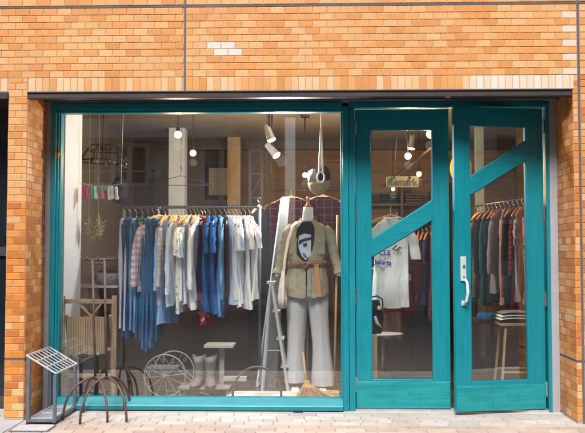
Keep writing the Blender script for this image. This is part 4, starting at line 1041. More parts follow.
# boots
def boot():
    t = thing('cowboy_boot', '', 'boot', (0, 0, 0), 'pair of cowboy boots on the low rack')
    g = MB(); rings = []
    for z, rx, ry, cy in ((.055, .036, .048, .0), (.075, .034, .045, .0), (.10, .035, .044, .004), (.14, .041, .052, .006), (.19, .046, .060, .004), (.225, .048, .063, .002)):
        rings.append([(rx*cos(2*pi*k/24), cy+ry*sin(2*pi*k/24), z + (.022*(cos(2*2*pi*k/24)) if z > .22 else (.008*cos(4*pi*k/24) if z > .18 else 0))) for k in range(24)])
    g.loft(rings); g.build('shaft', M['bootgrey'], t, smooth=True, local=True)
    g = MB(); rings = []
    for y_, w_, h_, z0 in ((.045, .026, .07, .02), (.03, .035, .078, .018), (.0, .036, .085, .014), (-.04, .035, .075, .008), (-.08, .040, .052, .004), (-.12, .040, .040, .004), (-.155, .026, .030, .006), (-.172, .010, .018, .008)):
        rings.append([(w_*cos(2*pi*k/16), y_, z0+h_/2+h_/2*sin(2*pi*k/16)) for k in range(16)])
    g.loft(rings); g.build('foot', M['bootgrey'], t, smooth=True, local=True)
    g = MB(); g.box((-.032, .0, .0), (.032, .055, .028)); rings = []
    g.prism([(-.034, -.06), (.034, -.06), (.041, -.10), (.034, -.145), (.012, -.176), (-.012, -.176), (-.034, -.145), (-.041, -.10)], 'z', .0, .008)
    g.build('sole', M['black'], t, local=True, bevel=.002)
    g = MB()
    for s_ in (-1, 1): g.tube([(s_*.046, -.012, .21), (s_*.053, -.012, .245), (s_*.053, .012, .245), (s_*.046, .012, .21)], .004, 6)
    g.build('pull_strap', M['bootgrey'], t, local=True)
    return t
b1_ = boot(); b2_ = copy_tree(b1_)
b1_.location = (PX(199.5, .36), .38, bz); b1_.rotation_euler = (0, 0, R(-10)); b1_['label'] = 'grey suede cowboy boot, the left one of the pair on the low rack'
b2_.location = (PX(210.5, .36), .38, bz); b2_.rotation_euler = (0, 0, R(8)); b2_['label'] = 'grey suede cowboy boot, the right one, next to the weathered stand'
# weathered post stand
ps = thing('post_stand', 'weathered grey stand with a flat top on a square post and iron hook', 'stand', (PX(223, .45), .45, FZ))
zt_ = PZ(344, .45)
g = MB(); g.box((PX(206, .45), .34, zt_-.022), (PX(235, .45), .56, zt_)); g.build('top', M['greywood'], ps, bevel=.003)
g = MB(); g.box((PX(220, .45), .43, FZ), (PX(224.8, .45), .47, zt_-.022)); g.build('post', M['dullwhite'], ps)
g = MB(); g.box((PX(224, .45), .42, PZ(381, .45)), (PX(247, .45), .47, PZ(376.5, .45))); g.build('arm', M['greywood'], ps, bevel=.002)
g = MB(); hp = P(213, 350, .43); g.tube([(PX(220, .45), .43, zt_-.05), (hp.x-.01, .43, zt_-.06), (hp.x-.02, .43, zt_-.09), (hp.x+.01, .43, zt_-.105), (hp.x+.025, .43, zt_-.085)], .004, 6); g.build('hook', M['iron'], ps, smooth=True)

# wooden stand at the left with slatted panel
ws = thing('slatted_stand', 'pale wooden folding stand with a slatted panel at the left of the display', 'stand', (PX(89, .13), .13, FZ))
Y1 = .13
for px_ in (63.5, 115):
    g = MB(); x_ = PX(px_, Y1); g.box((x_-.016, Y1-.016, FZ), (x_+.016, Y1+.016, PZ(296, Y1))); g.build('post', M['oldwood'], ws, bevel=.003)
g = MB(); g.box((PX(65.5, Y1), Y1-.012, PZ(304, Y1)), (PX(113.5, Y1), Y1+.012, PZ(299.5, Y1))); g.build('top_bar', M['oldwood_h'], ws, bevel=.002)
g = MB(); g.box((PX(65.5, Y1), Y1-.012, PZ(379, Y1)), (PX(113.5, Y1), Y1+.012, PZ(374.5, Y1))); g.build('bottom_bar', M['oldwood_h'], ws, bevel=.002)
g = MB()
for i in range(17):
    xa_ = PX(67+i*2.35, Y1-.05); g.box((xa_, Y1-.035, PZ(355+random.uniform(-1, 1), Y1)), (xa_+.0165, Y1-.020+random.uniform(0, .003), PZ(317+random.uniform(-.5, .5), Y1)))
g.build('slatted_panel', M['oldwood'], ws, bevel=.002)
g = MB(); g.box((PX(66, Y1), Y1-.019, PZ(322, Y1)), (PX(108, Y1), Y1-.012, PZ(319, Y1))); g.box((PX(66, Y1), Y1-.019, PZ(351, Y1)), (PX(113, Y1), Y1-.012, PZ(348, Y1)))
g.bar((PX(80, Y1), Y1, PZ(304, Y1)), (PX(92, Y1), Y1, PZ(317, Y1)), .014, .012); g.bar((PX(102, Y1), Y1, PZ(304, Y1)), (PX(92, Y1), Y1, PZ(317, Y1)), .014, .012)
g.build('brace', M['oldwood_h'], ws)
for px_ in (66, 110):
    g = MB(); x_ = PX(px_, Y1); g.bar((x_, Y1+.03, PZ(316, Y1)), (x_, Y1+.24, FZ+.012), .022, .026); g.build('leg', M['oldwood'], ws, bevel=.002)
bk = MB(); c_ = Vector((PX(92, .30), .30, 0)); z0, z1 = FZ, PZ(353, .30)
bk.lathe([(.075, FZ+.0), (.080, FZ+.004), (.095, z1-.02), (.100, z1-.018), (.100, z1), (.092, z1), (.086, z1-.03)], c_, 28, cap=False); bk.lathe([(.001, FZ+.01), (.078, FZ+.011)], c_, 28, cap=False)
tag(bk.build('bucket', M['dark'], smooth=True), 'black bucket standing behind the slatted wooden stand', 'bucket')
# basket on a white shelf
sh = thing('wall_shelf', 'white shelf with a curved bracket behind the coat stand posts', 'shelf', (PX(104, .9), .9, PZ(290, .9)))
g = MB(); za = PZ(285, .9); g.box((PX(78, .9), .75, za-.02), (PX(122, .9), 1.1, za)); g.build('board', M['whitepaint'], sh)
g = MB(); g.tube([(PX(112, .9), .92, za-.02), (PX(112, .9), .92, FZ)], .014, 8); g.tube([(PX(90, .9), .92, za-.02), (PX(90, .9), .92, FZ)], .014, 8); g.build('leg', M['wood'], sh)
bk = MB(); c_ = Vector((PX(109, .9), .9, 0))
bk.loft([ell(c_.x, c_.y, za, .09, .09), ell(c_.x, c_.y, za+.04, .115, .11), ell(c_.x, c_.y, za+.10, .135, .12), ell(c_.x, c_.y, za+.10, .125, .11), ell(c_.x, c_.y, za+.03, .105, .1)], cap=True)
tag(bk.build('basket', M['wicker'], smooth=True), 'oval wicker basket on the white shelf', 'basket')
wp = MB(); c_ = Vector((PX(117, .9), .9, 0)); 
# black hat hanging at the top left of the rail
ht = thing('felt_hat', 'dark felt hat hanging beside the left end of the clothes rail', 'hat', P(119, 190, .8))
g = MB(); q0 = P(119, 190, .8)
g.loft([[(q0.x + r_*cos(2*pi*k/28)*.75, q0.y+y_+.015*cos(4*pi*k/28), q0.z + r_*sin(2*pi*k/28)*1.15) for k in range(28)] for r_, y_ in ((.100, .02), (.102, .015), (.075, .0), (.070, -.05), (.06, -.085), (.02, -.075))])
g.build('crown', CL['dark'], ht, smooth=True)
g = MB(); g.tube([q0+Vector((0, .02, .12)), (q0.x, q0.y+.02, ZC-.001)], .0015, 5); g.build('string', M['dark'], ht)
# garland of small knitted ornaments
gl_ = thing('garland', 'short string of small red, green and white ornaments above the dried flowers', 'garland', P(100, 186, .45))
a_ = P(80, 183, .45); b_ = P(121, 184, .45)
g = MB(); cord = [(a_*(1-i/12)+b_*(i/12)) - Vector((0, 0, .02*sin(pi*i/12))) for i in range(13)]; g.tube(cord, .002, 5)
g.tube([a_, (a_.x-.03, .45, ZC-.001)], .0012, 4); g.tube([b_, (b_.x+.02, .45, ZC-.001)], .0012, 4)
g.build('string', M['white_metal'], gl_)
oc = [((.55, .03, .06), 84, 200), ((.6, .12, .14), 88, 198), ((.02, .42, .28), 92, 199), ((.7, .7, .66), 95.5, 199), ((.05, .35, .12), 99, 192), ((.65, .2, .25), 102, 199), ((.06, .45, .2), 105, 191), ((.8, .82, .85), 109, 200), ((.78, .8, .82), 112, 199), ((.55, .5, .45), 116, 200)]
for i, (c_, px_, pyb) in enumerate(oc):
    g = MB(); t0 = P(px_, 186.5, .45); t1 = P(px_, pyb, .45); w_ = .013
    g.loft([ell(t0.x, .45, t0.z, w_*.7, .008, 12), ell(t0.x, .45, t0.z-.01, w_, .010, 12), ell(t0.x+.002, .45, (t0.z+t1.z)/2, w_*.9, .010, 12), ell(t0.x+.007, .45, t1.z+.012, w_*1.25, .011, 12), ell(t0.x+.007, .45, t1.z, w_*.8, .008, 12)])
    g.build('ornament', mat('ornament_%d' % i, c_, .9, ns=50, na=.4), gl_, smooth=True)
# dried flower bunches
for (px_, py_, lab) in ((89, 216, 'dried yellow-green flower bunch hanging upside down, left of two'), (98.5, 213, 'pale dried flower bunch hanging upside down, right of two')):
    q0 = P(px_, py_, .5); t = thing('dried_flowers', lab, 'dried flowers', q0, 'dried flower bunches in the display')
    rnd = random.Random(px_); g = MB(); h = MB()
    g.tube([(0, 0, 0), (0, 0, ZC-q0.z)], .001, 4)
    for i in range(22):
        a_ = rnd.uniform(0, 2*pi); r_ = rnd.uniform(.01, .06); L2 = rnd.uniform(.10, .2); g.tube([(0, 0, .0), (r_*.3*cos(a_), r_*.3*sin(a_), -L2*.5), (r_*cos(a_), r_*sin(a_), -L2)], .0014, 4)
        for j in range(5):
            c_ = Vector((r_*cos(a_)+rnd.uniform(-.012, .012), r_*sin(a_)+rnd.uniform(-.012, .012), -L2+rnd.uniform(-.01, .05))); e_ = rnd.uniform(.006, .012)
            v1 = Vector((rnd.uniform(-1, 1), rnd.uniform(-1, 1), rnd.uniform(-1, 1)))*e_; v2 = v1.cross(Vector((rnd.uniform(-1, 1), .5, 1))).normalized()*e_
            n_ = h.add([c_-v1, c_+v2, c_+v1, c_-v2]); h.face((n_, n_+1, n_+2, n_+3))
    g.build('stem', M['green'], t, local=True); h.build('petal', M['green'] if px_ < 92 else mat('pale_petal', (.5, .42, .25), .8, ns=40, na=.4), t, local=True)

# hanging things right of the display: rope planter and cloth lamp
hp = thing('rope_hanger', 'pale looped rope hanging from the ceiling hook above the mannequin', 'rope', P(321, 150, .7))
q0 = P(321, 128, .7); q1 = P(319, 172, .7); q2 = P(323, 172, .7)
g = MB(); g.tube([(q0.x, .7, ZC-.001), q0], .003, 6); g.tube([q0, q1], .008, 8); g.tube([q0, q2], .008, 8)
g.tube([(PX(321, .7)+.03*cos(2*pi*k/20), .7, PZ(175, .7)+.045*sin(2*pi*k/20)-.02) for k in range(21)], .007, 8, cap=False)
g.build('rope', M['whitepaint'], hp, smooth=True)
hb = thing('hanging_bonnet', 'red and grey cloth cap with a pale brim hanging on the looped rope', 'cap', P(321, 185, .75))
q0 = P(319, 181, .78)
g = MB(); g.loft([[(q0.x+.035+rx_*cos(2*pi*k/24)*(1+.10*sin(3*2*pi*k/24+1)), .80+.05*sin(2*pi*k/24), q0.z+.01+z_+.018*sin(4*pi*k/24)) for k in range(24)] for rx_, z_ in ((.012, .12), (.04, .10), (.06, .05), (.055, -.01))]); g.build('crown', CL['maroon'], hb, smooth=True)
g = MB(); g.loft([[(q0.x-.045+rx_*cos(2*pi*k/20)*(1+.1*sin(5*2*pi*k/20)), .80+.045*sin(2*pi*k/20), q0.z+.02+z_+.02*sin(6*pi*k/20)) for k in range(20)] for rx_, z_ in ((.01, .07), (.045, .05), (.055, .01), (.05, -.02))]); g.build('scarf', CL['grey'], hb, smooth=True)
g = MB(); g.loft([[(q0.x+rx_*cos(2*pi*k/24), .80+rx_*.6*sin(2*pi*k/24), q0.z+z_+.1*rx_*cos(2*pi*k/24)) for k in range(24)] for rx_, z_ in ((.088, .0), (.096, -.005), (.092, -.03), (.075, -.07), (.055, -.10), (.03, -.115))]); g.build('brim', mat('linen', (.22, .18, .11), .9, ns=60, na=.5, bump=.6, bs=80), hb, smooth=True)
ch = MB()
for i in range(26):
    x_ = PX(305, 2.4); z_ = ZC-.02-i*.028
    if z_ < PZ(170, 2.4): break
    ch.sphere((x_, 2.37, z_), .011, 6, (1, .5, 1.2))
tag(ch.build('lamp_chain', M['iron']), 'dark chain hanging beside the small bulb', 'chain')
il = thing('iron_lattice', 'tall dark iron lattice standing behind the right end of the clothes rail', 'lattice', (PX(256, 2.4), 2.4, FZ))
for px_ in (250, 262):
    g = MB(); g.box((PX(px_, 2.4)-.014, 2.386, FZ), (PX(px_, 2.4)+.014, 2.414, 2.25)); g.build('upright', M['iron'], il)
g = MB(); x0_, x1_ = PX(250, 2.4), PX(262, 2.4)
for i in range(9):
    z_ = .25+i*.25; g.bar((x0_, 2.4, z_), (x1_, 2.4, z_), .012)
    if i < 8: g.bar((x0_, 2.4, z_), (x1_, 2.4, z_+.25), .008)
g.build('rung', M['iron'], il)
bd = thing('brass_lamp', 'small brass bowl lamp behind the right end of the clothes rail', 'lamp', P(267, 214, 2.0))
g = MB(); g.lathe([(.012, .10), (.03, .09), (.075, .02), (.085, -.03), (.08, -.03), (.07, .015)], n=24, cap=False); g.build('lamp_shade', M['brass'], bd, smooth=True, local=True)
g = MB(); g.tube([(0, 0, .10), (0, 0, ZC-bd.location.z)], .004, 6); g.build('cord', M['black'], bd, local=True)
# big coat hanger in front of column
g = hanger_mb(False, .26); o = g.build('wire_hanger', [M['iron'], M['iron']], local=True); o.location = P(181, 176, 2.2); o.scale = (1.25, 1, 1.25)
tag(o, 'large dark empty hanger hanging before the pale column', 'hanger'); 
g = MB(); q0 = o.location; g.tube([(q0.x, q0.y, q0.z+.09), (q0.x, q0.y, ZC-.001)], .002, 5); tag(g.build('cord', M['iron']), 'thin cord holding the large empty hanger', 'cord')

# ------------------------------------------------------------------ seen through the left door
TY = .55
tz = PZ(216, TY); tx = PX(391, TY)
o = hang_at(tx, TY, tz, tz-PZ(307, TY), 'white', 't_shirt', 'T-shirt', 'white printed T-shirt hanging behind the left door glass', 6, sleeve=1, slen=.26, hw=.145, d=.03, seed=12, hlabel='wooden hanger of the printed T-shirt', hgroup='hangers of the back stock', flare=1.02)
tsh = o
blue_ink = mat('blue_ink', (.02, .05, .42), .8); dark_ink = mat('dark_ink', (.02, .02, .07), .8)
sx_ = F/(TY+6.1)
def tl(px, py): p_ = P(px, py, TY-.06); return ((p_.x-tx), -.062, (p_.z-tz))
text_mesh('print', 'CLE', .055, blue_ink, tsh, tl(384, 253), rot=(pi/2, 0, 0))
text_mesh('print', 'LE', .062, dark_ink, tsh, tl(395.5, 248.5), rot=(pi/2, R(28), 0), shear=.3)
text_mesh('print', 'Jakarta', .050, blue_ink, tsh, tl(382, 262.5), rot=(pi/2, R(4), 0))
g = MB(); g.tube([(tx, TY, tz+.07), (tx, TY, ZC-.001)], .002, 5); tag(g.build('cord', M['iron']), 'thin cord from the ceiling to the printed T-shirt', 'cord')
hang_at(PX(397, 1.0), 1.0, PZ(222, 1.0), .78, 'red', 'shirt', 'shirt', 'dark red shirt just behind the white printed T-shirt', 30, sleeve=1, hw=.16, seed=8, hlabel='hanger of the dark red shirt', hgroup='hangers of the back stock')
hang_at(PX(391, 1.6), 1.6, PZ(262, 1.6), .72, 'brown', 'skirt', 'skirt', 'brown skirt hanging below and behind the white T-shirt', 10, sleeve=0, hw=.15, seed=9, hlabel='hanger of the brown skirt', hgroup='hangers of the back stock')
g = MB(); q0 = P(409.5, 277, .75); g.box((q0.x-.012, .749, q0.z-.030), (q0.x+.012, .751, q0.z+.022)); g.tube([(q0.x, .75, q0.z+.018), (q0.x-.02, .75, q0.z+.07)], .001, 4)
tag(g.build('price_tag', mat('kraft_card', (.55, .42, .2), .8)), 'small buff price tag hanging right of the white printed T-shirt', 'tag')
# wooden sign
sg = thing('hanging_sign', 'pale wooden name sign hanging behind the top of the left door', 'sign', P(403, 188, .5))
a_ = P(386.5, 176.5, .5); b_ = P(418.5, 187.5, .5)
g = MB(); r_ = .015; poly = []
for cx_, cz_, a0_ in ((b_.x-r_, a_.z-r_, 0), (a_.x+r_, a_.z-r_, 90), (a_.x+r_, b_.z+r_, 180), (b_.x-r_, b_.z+r_, 270)):
    for k in range(5): poly.append((cx_+r_*cos(R(a0_+k*22.5)), cz_+r_*sin(R(a0_+k*22.5))))
g.prism(poly, 'y', .495, .512); g.build('board', mat('sign_wood', (.52, .42, .26), .6, ns=8, na=.12, stretch=(.6, 3, 3)), sg, bevel=.002)
c0 = Vector(((a_.x+b_.x)/2, .4935, (a_.z+b_.z)/2)) - sg.location
text_mesh('lettering', 'Remark', .075, mat('sign_ink', (.28, .20, .09), .8), sg, c0, ext=.0006)
g = MB()
for px_ in (394, 410):
    q0 = P(px_, 177.5, .5); g.tube([(q0.x, .49, q0.z-.012), (q0.x, .49, q0.z+.012), (PX(402, .5), .52, ZC-.001)], .0025, 6); g.sphere((q0.x, .488, q0.z), .009, 8)
g.build('cord', M['black'], sg)
# round white side table
tb = thing('side_table', 'small round white table below the printed T-shirt', 'table', (PX(386, 1.3), 1.3, FZ))
c_ = Vector((PX(386, 1.3), 1.3, 0)); zt_ = PZ(333, 1.3)
g = MB(); g.lathe([(.14, zt_-.016), (.150, zt_-.012), (.150, zt_-.002), (.145, zt_)], c_, 40); g.build('top', M['whitepaint'], tb, smooth=False)
g = MB(); g.tube([c_+Vector((-.03, 0, FZ)), c_+Vector((-.03, 0, zt_-.016))], .014, 12); g.build('column', M['wood'], tb, smooth=True)
for k in range(3):
    a_ = 2*pi*k/3+.5; g = MB(); g.tube([c_+Vector((-.03, 0, FZ+.10)), c_+Vector((-.03+.07*cos(a_), .07*sin(a_), FZ+.07)), c_+Vector((-.03+.15*cos(a_), .15*sin(a_), FZ+.010))], .010, 8); g.build('leg', M['darkwood'], tb, smooth=True)
# black and cream bag left of the table, orange-brown crate under it
bg_ = thing('cloth_bag', 'black bag with cream pompom and cream trim, half hidden by the left door stile', 'bag', (PX(372, .40), .40, PZ(333, .40)))
c_ = P(374, 320, .40)
g = MB(); g.loft([ell(c_.x, .40, PZ(333, .40), .06, .05), ell(c_.x, .40, PZ(326, .40), .068, .055), ell(c_.x+.012, .40, PZ(316, .40), .065, .055), ell(c_.x+.012, .40, PZ(306, .40), .045, .04), ell(c_.x+.012, .40, PZ(300, .40), .03, .03)]); g.build('pouch', CL['dark'], bg_, smooth=True)
g = MB(); g.sphere(P(379.5, 308, .345), .019, 14); g.build('pompom', M['straw'] if False else mat('cream_wool', (.62, .58, .34), .9, ns=60, na=.3, bump=.5), bg_, smooth=True)
g = MB(); g.tube([P(375, 316, .337), P(377, 323, .332), P(381.5, 327.5, .345)], [.010, .014, .006], 8); g.build('trim', M['whitepaint'], bg_, smooth=True)
g = MB(); g.tube([P(372, 297, .38), P(377, 296, .38), P(382, 299, .38), P(383, 305, .38), P(380, 312, .38)], .006, 8); g.build('strap', M['black'], bg_, smooth=True)
g = MB(); x0_ = PX(362, .40); x1_ = PX(376, .40); zc_ = PZ(333.4, .40); g.box((x0_+.02, .30, FZ), (x1_, .52, zc_)); tag(g.build('wooden_crate', M['wood'], bevel=.004), 'pale wooden box under the black bag behind the door', 'box')

# back stock racks: dark clothes
def back_rack(xa_, ya_, xb_, yb_, z_, n, mats, lab, L0, rot, seed, label_names):
    t = thing('clothes_rail', lab, 'clothes rail', ((xa_+xb_)/2, (ya_+yb_)/2, FZ))
    g = MB(); g.tube([(xa_, ya_, z_), (xb_, yb_, z_)], .012, 10); g.build('rail', M['iron'], t, smooth=True)
    for x_, y_ in ((xa_, ya_), (xb_, yb_)):
        g = MB(); g.tube([(x_, y_, FZ), (x_, y_, z_)], .012, 10); g.build('upright', M['iron'], t, smooth=True)
    rnd = random.Random(seed)
    for i in range(n):
        u_ = (i+.6)/(n+.2); m_ = mats[i % len(mats)]
        hang_at(xa_*(1-u_)+xb_*u_, ya_*(1-u_)+yb_*u_, z_-.078, L0+rnd.uniform(-.12, .12), m_, 'garment', 'garment', label_names(i, n, m_), rot+rnd.uniform(-10, 10), sleeve=2 if rnd.random() < .6 else 1, slen=.5 if rnd.random() < .5 else .24, hw=.19, d=.022, seed=seed*50+i,
                hgroup='hangers on the ' + lab.split(',')[0], group='garments on the ' + lab.split(',')[0])
ordw = ['first', 'second', 'third', 'fourth', 'fifth', 'sixth', 'seventh', 'eighth', 'ninth', 'tenth', 'eleventh', 'twelfth', 'thirteenth', 'fourteenth', 'fifteenth', 'sixteenth']
cname = {'dark': 'black', 'maroon': 'maroon plaid', 'red': 'red', 'redcheck': 'red striped', 'peach': 'peach', 'grey': 'grey', 'greystr': 'grey striped', 'green': 'dark green', 'ochre': 'ochre', 'purple': 'purple plaid', 'brown': 'brown', 'navy': 'navy'}
rzz = 1.66
back_rack(PX(476, 2.3), 2.3, PX(537, .9), .9, PZ(197, .9, 530), 14, ['green', 'ochre', 'dark', 'green', 'maroon', 'dark', 'grey', 'peach', 'redcheck', 'dark', 'redcheck', 'greystr', 'purple', 'grey'],
          'right hand clothes rail, behind the open door', .82, 60, 3, lambda i, n, m_: '%s garment, %s from the far end of the rail behind the open door' % (cname[m_], ordw[i]))
back_rack(PX(412, 3.0), 3.0, PX(448, 2.6), 2.6, PZ(226, 2.8), 8, ['dark', 'red', 'dark', 'navy', 'brown', 'dark', 'maroon', 'dark'],
          'middle clothes rail, deep in the shop', .85, 80, 4, lambda i, n, m_: '%s garment, %s from the left on the rail deep in the shop' % (cname[m_], ordw[i]))
back_rack(PX(250, 3.8), 3.8, PX(345, 3.8), 3.8, PZ(232, 3.8), 12, ['dark', 'navy', 'brown', 'dark', 'maroon', 'dark', 'grey', 'dark'],
          'rear clothes rail, behind the mannequin', .9, 85, 6, lambda i, n, m_: '%s garment, %s from the left on the rear rail behind the mannequin' % (cname[m_], ordw[i]))
# dark block added at the back left, stands for the dark lower half of the shop
ct = thing('dark_block', 'long dark block added behind the clothes rail for the dark lower shop', 'dark_block', (PX(180, 3.6), 3.6, FZ))
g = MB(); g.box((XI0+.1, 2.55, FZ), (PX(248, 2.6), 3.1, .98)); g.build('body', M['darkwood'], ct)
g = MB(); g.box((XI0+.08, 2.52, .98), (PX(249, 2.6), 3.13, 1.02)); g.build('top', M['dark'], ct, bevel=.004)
su = thing('shelf_unit', 'open dark wooden shelf unit against the back wall of the shop', 'shelves', (PX(405, 4.9), 4.9, FZ))
sx0, sx1 = PX(352, 4.8), PX(452, 4.8)
g = MB(); g.box((sx0, 4.75, FZ), (sx0+.03, 5.15, 2.1)); g.box((sx1-.03, 4.75, FZ), (sx1, 5.15, 2.1)); g.box(((sx0+sx1)/2-.015, 4.76, FZ), ((sx0+sx1)/2+.015, 5.15, 2.1)); g.build('side_panel', M['darkwood'], su)
for z_ in (.25, .65, 1.05, 1.45, 1.80):
    g = MB(); g.box((sx0+.031, 4.77, z_), (sx1-.031, 5.14, z_+.025)); g.build('shelf', M['darkwood'], su)
cols = [('navy', 'navy'), ('grey', 'grey'), ('ochre', 'ochre'), ('maroon', 'dark red'), ('dark', 'black'), ('brown', 'brown'), ('green', 'dark green')]
sn = {1.05: 'middle', 1.45: 'fourth', 1.80: 'top'}
k_ = 0
for z_ in (1.05, 1.45, 1.80):
    for j in range(4):
        m_, cn = cols[(k_*3) % 7]; k_ += 1; x_ = sx0+.17+j*(sx1-sx0-.3)/3.1
        g = MB(); zz_ = z_+.026
        for q_ in range(random.randint(3, 5)):
            h_ = .035; g.loft([[(x_+u_*.11, 4.93+.14*cos(2*pi*k/12), zz_+h_/2+h_/2*sin(2*pi*k/12)) for k in range(12)] for u_ in (-1, -.9, 0, .9, 1)]); zz_ += h_+.001
        tag(g.build('folded_clothes', CL[m_], smooth=True), '%s folded clothes, %s from the left on the %s shelf at the back' % (cn, ordw[j], sn[z_]), 'clothes', 'folded clothes on the back shelves')
# pale post built in place of a column's reflection in the right door glass
p0 = PX(477, 3.0); p1 = PX(485, 3.0); g = MB(); g.box((p0, 3.0, FZ), (p1, 3.1, ZC-.002)); tag(g.build('column', mat('pale_green_reflection', (.26, .32, .26), .7), bevel=.004), 'narrow pale green column standing in for a reflection in the open door', 'column')
# stool with folded clothes behind the right door
st = thing('bar_stool', 'wooden stool carrying folded clothes behind the open door', 'stool', (PX(513, .75), .85, FZ))
c_ = Vector((PX(514, .85), .85, 0)); zt_ = PZ(322, .85, 510)
g = MB(); g.box((c_.x-.14, .72, zt_-.025), (c_.x+.15, .98, zt_)); g.build('seat', M['wood_h'], st, bevel=.004)
for a_, b_ in ((-1, -1), (1, -1), (-1, 1), (1, 1)):
    g = MB(); g.bar((c_.x+a_*.10, .85+b_*.10, zt_-.025), (c_.x+a_*.15, .85+b_*.14, FZ), .018); g.build('leg', M['wood'], st)
g = MB(); g.bar((c_.x-.13, .72, FZ+.16), (c_.x+.13, .72, FZ+.16), .014); g.bar((c_.x-.13, .98, FZ+.16), (c_.x+.13, .98, FZ+.16), .014); g.build('stretcher', M['wood'], st)
fold = [('dark', 'black folded trousers, lowest on the stool'), ('cream', 'cream folded cloth in the middle of the stool pile'), ('white', 'white folded cloth near the top of the stool pile'), ('grey', 'grey folded jumper on top of the stool pile')]
z_ = zt_
for i, (m_, lab) in enumerate(fold):
    g = MB(); h_ = .022; w_ = .15-.006*i; rings = []
    for j in range(9):
        u_ = -1+j/4; rings.append([(c_.x+u_*w_+.0, .85+.12*(cos(2*pi*k/16)), z_+h_/2+.002+h_/2*sin(2*pi*k/16)*(1-.5*abs(u_)**6) - .012*abs(u_)**3*(i > 0)) for k in range(16)])
    g.loft(rings); tag(g.build('folded_cloth', CL[m_], smooth=True), lab, 'clothes', 'folded clothes on the stool'); z_ += h_+.003
# chair with blue jeans further in
tb2 = thing('low_table', 'low dark table with denim on it behind the open door', 'table', (PX(486, 1.6), 1.6, FZ))
g = MB(); g.box((PX(474, 1.6), 1.45, .52), (PX(498, 1.6), 1.85, .55)); g.build('top', M['darkwood'], tb2)
for x_ in (PX(475.5, 1.6), PX(496.5, 1.6)):
    for y_ in (1.47, 1.83): g = MB(); g.box((x_-.014, y_-.014, FZ), (x_+.014, y_+.014, .52)); g.build('leg', M['darkwood'], tb2)
g = MB(); x_ = PX(486, 1.6); g.loft([[(x_+.10*cos(2*pi*k/16), 1.55+.12*sin(2*pi*k/16), z2) for k in range(16)] for z2 in (.552, .575, .60)] + [[(x_+.08*cos(2*pi*k/16), 1.55+.1*sin(2*pi*k/16), .612) for k in range(16)]])
tag(g.build('folded_jeans', CL['mid'], smooth=True), 'folded blue jeans on the low dark table', 'jeans')

# ------------------------------------------------------------------ outside, in front of the window
rk = thing('display_rack', 'blue-grey metal rack with a sloping white grid top against the brick pillar', 'rack', (PX(42, -.5, 424), -.3, 0))
ya, yb = -.53, -.07
xa = PX(28.2, ya, 400); xb = PX(54.8, ya, 400)
zl = PZ(357, ya, 28); zr = PZ(375, ya, 53)
pt = .011
corners = [(xa, ya, zl), (xb, ya, zr), (xb, yb, zr), (xa, yb, zl)]
for (x_, y_, z_) in corners:
    g = MB(); g.box((x_-pt, y_-pt, .012), (x_+pt, y_+pt, z_)); g.build('post', M['grey_metal'], rk, bevel=.0015)
    g = MB(); g.tube([(x_, y_, .005), (x_, y_, .014)], .014, 10); g.build('foot', M['black'], rk)
g = MB()
for z_ in (.026,):
    g.box((xa+pt, ya-pt, z_-.011), (xb-pt, ya+pt, z_+.011)); g.box((xa+pt, yb-pt, z_-.011), (xb-pt, yb+pt, z_+.011))
    g.box((xa-pt, ya+pt, z_-.011), (xa+pt, yb-pt, z_+.011)); g.box((xb-pt, ya+pt, z_-.011), (xb+pt, yb-pt, z_+.011))
g.build('base_frame', M['grey_metal'], rk, bevel=.0015)
g = MB(); g.box((xa+pt+.001, ya+pt+.001, .026), (xb-pt-.001, ya+pt+.011, .040)); g.box((xa+pt+.001, yb-pt-.011, .026), (xb-pt-.001, yb-pt-.001, .040)); g.box((xa+pt+.001, ya+pt+.012, .026), (xa+pt+.008, yb-pt-.012, .040)); g.box((xb-pt-.008, ya+pt+.012, .026), (xb-pt-.001, yb-pt-.012, .040))
g.box((xa+pt+.008, (ya+yb)/2-.005, .026), (xb-pt-.008, (ya+yb)/2+.005, .036)); g.build('base_inner_frame', M['white_metal'], rk)
g = MB(); g.box((xa+pt+.009, ya+pt+.012, .026), (xb-pt-.009, yb-pt-.012, .029)); g.build('base_plate', mat('grey_mesh', (.30, .31, .33), .6, .3, ns=90, na=.3), rk)
g = MB()
def gp(u_, v_): return Vector((xa-.01+(xb-xa+.02)*u_, ya-.01+(yb-ya+.02)*v_, (zl+.012)*(1-u_)+(zr+.012)*u_))
for u_ in (0, 1/3, 2/3, 1): g.bar(gp(u_, 0), gp(u_, 1), .011 if u_ in (0, 1) else .009, .010)
for v_ in (0, 1): g.bar(gp(0, v_), gp(1, v_), .011, .010)
g.build('grid_frame', M['white_metal'], rk)
g = MB()
for k in range(1, 7): g.bar(gp(0, k/7), gp(1, k/7), .004, .005)
g.build('grid_bar', M['white_metal'], rk)

cs = thing('coat_stand', 'rusty iron stand with two upright posts and arched legs before the window', 'stand', (PX(100, -.3), -.3, 0))
YP = -.26
pa0, pa1 = P(95.3, 377, YP), P(92.5, 259, YP); pb0, pb1 = P(106.5, 377, YP), P(104.5, 259, YP)
for a_, b_ in ((pa0, pa1), (pb0, pb1)):
    g = MB(); g.tube([a_, b_], .0085, 10); g.build('post', M['rust'], cs, smooth=True)
g = MB(); g.tube([P(83, 259.5, YP), P(115, 259.5, YP)], .008, 8)
for px_ in (83, 88, 99, 110, 115): q0 = P(px_, 259.5, YP); g.tube([q0, q0+Vector((0, -.03, .002)), q0+Vector((0, -.038, .02))], .005, 6)
g.build('crossbar', M['rust'], cs, smooth=True)
g = MB(); g.tube([P(93, 263.5, YP), P(105, 263.5, YP)], .006, 8); g.tube([P(90, 378.5, YP), P(112, 378.5, YP)], .008, 8); g.build('tie_bar', M['rust'], cs, smooth=True)
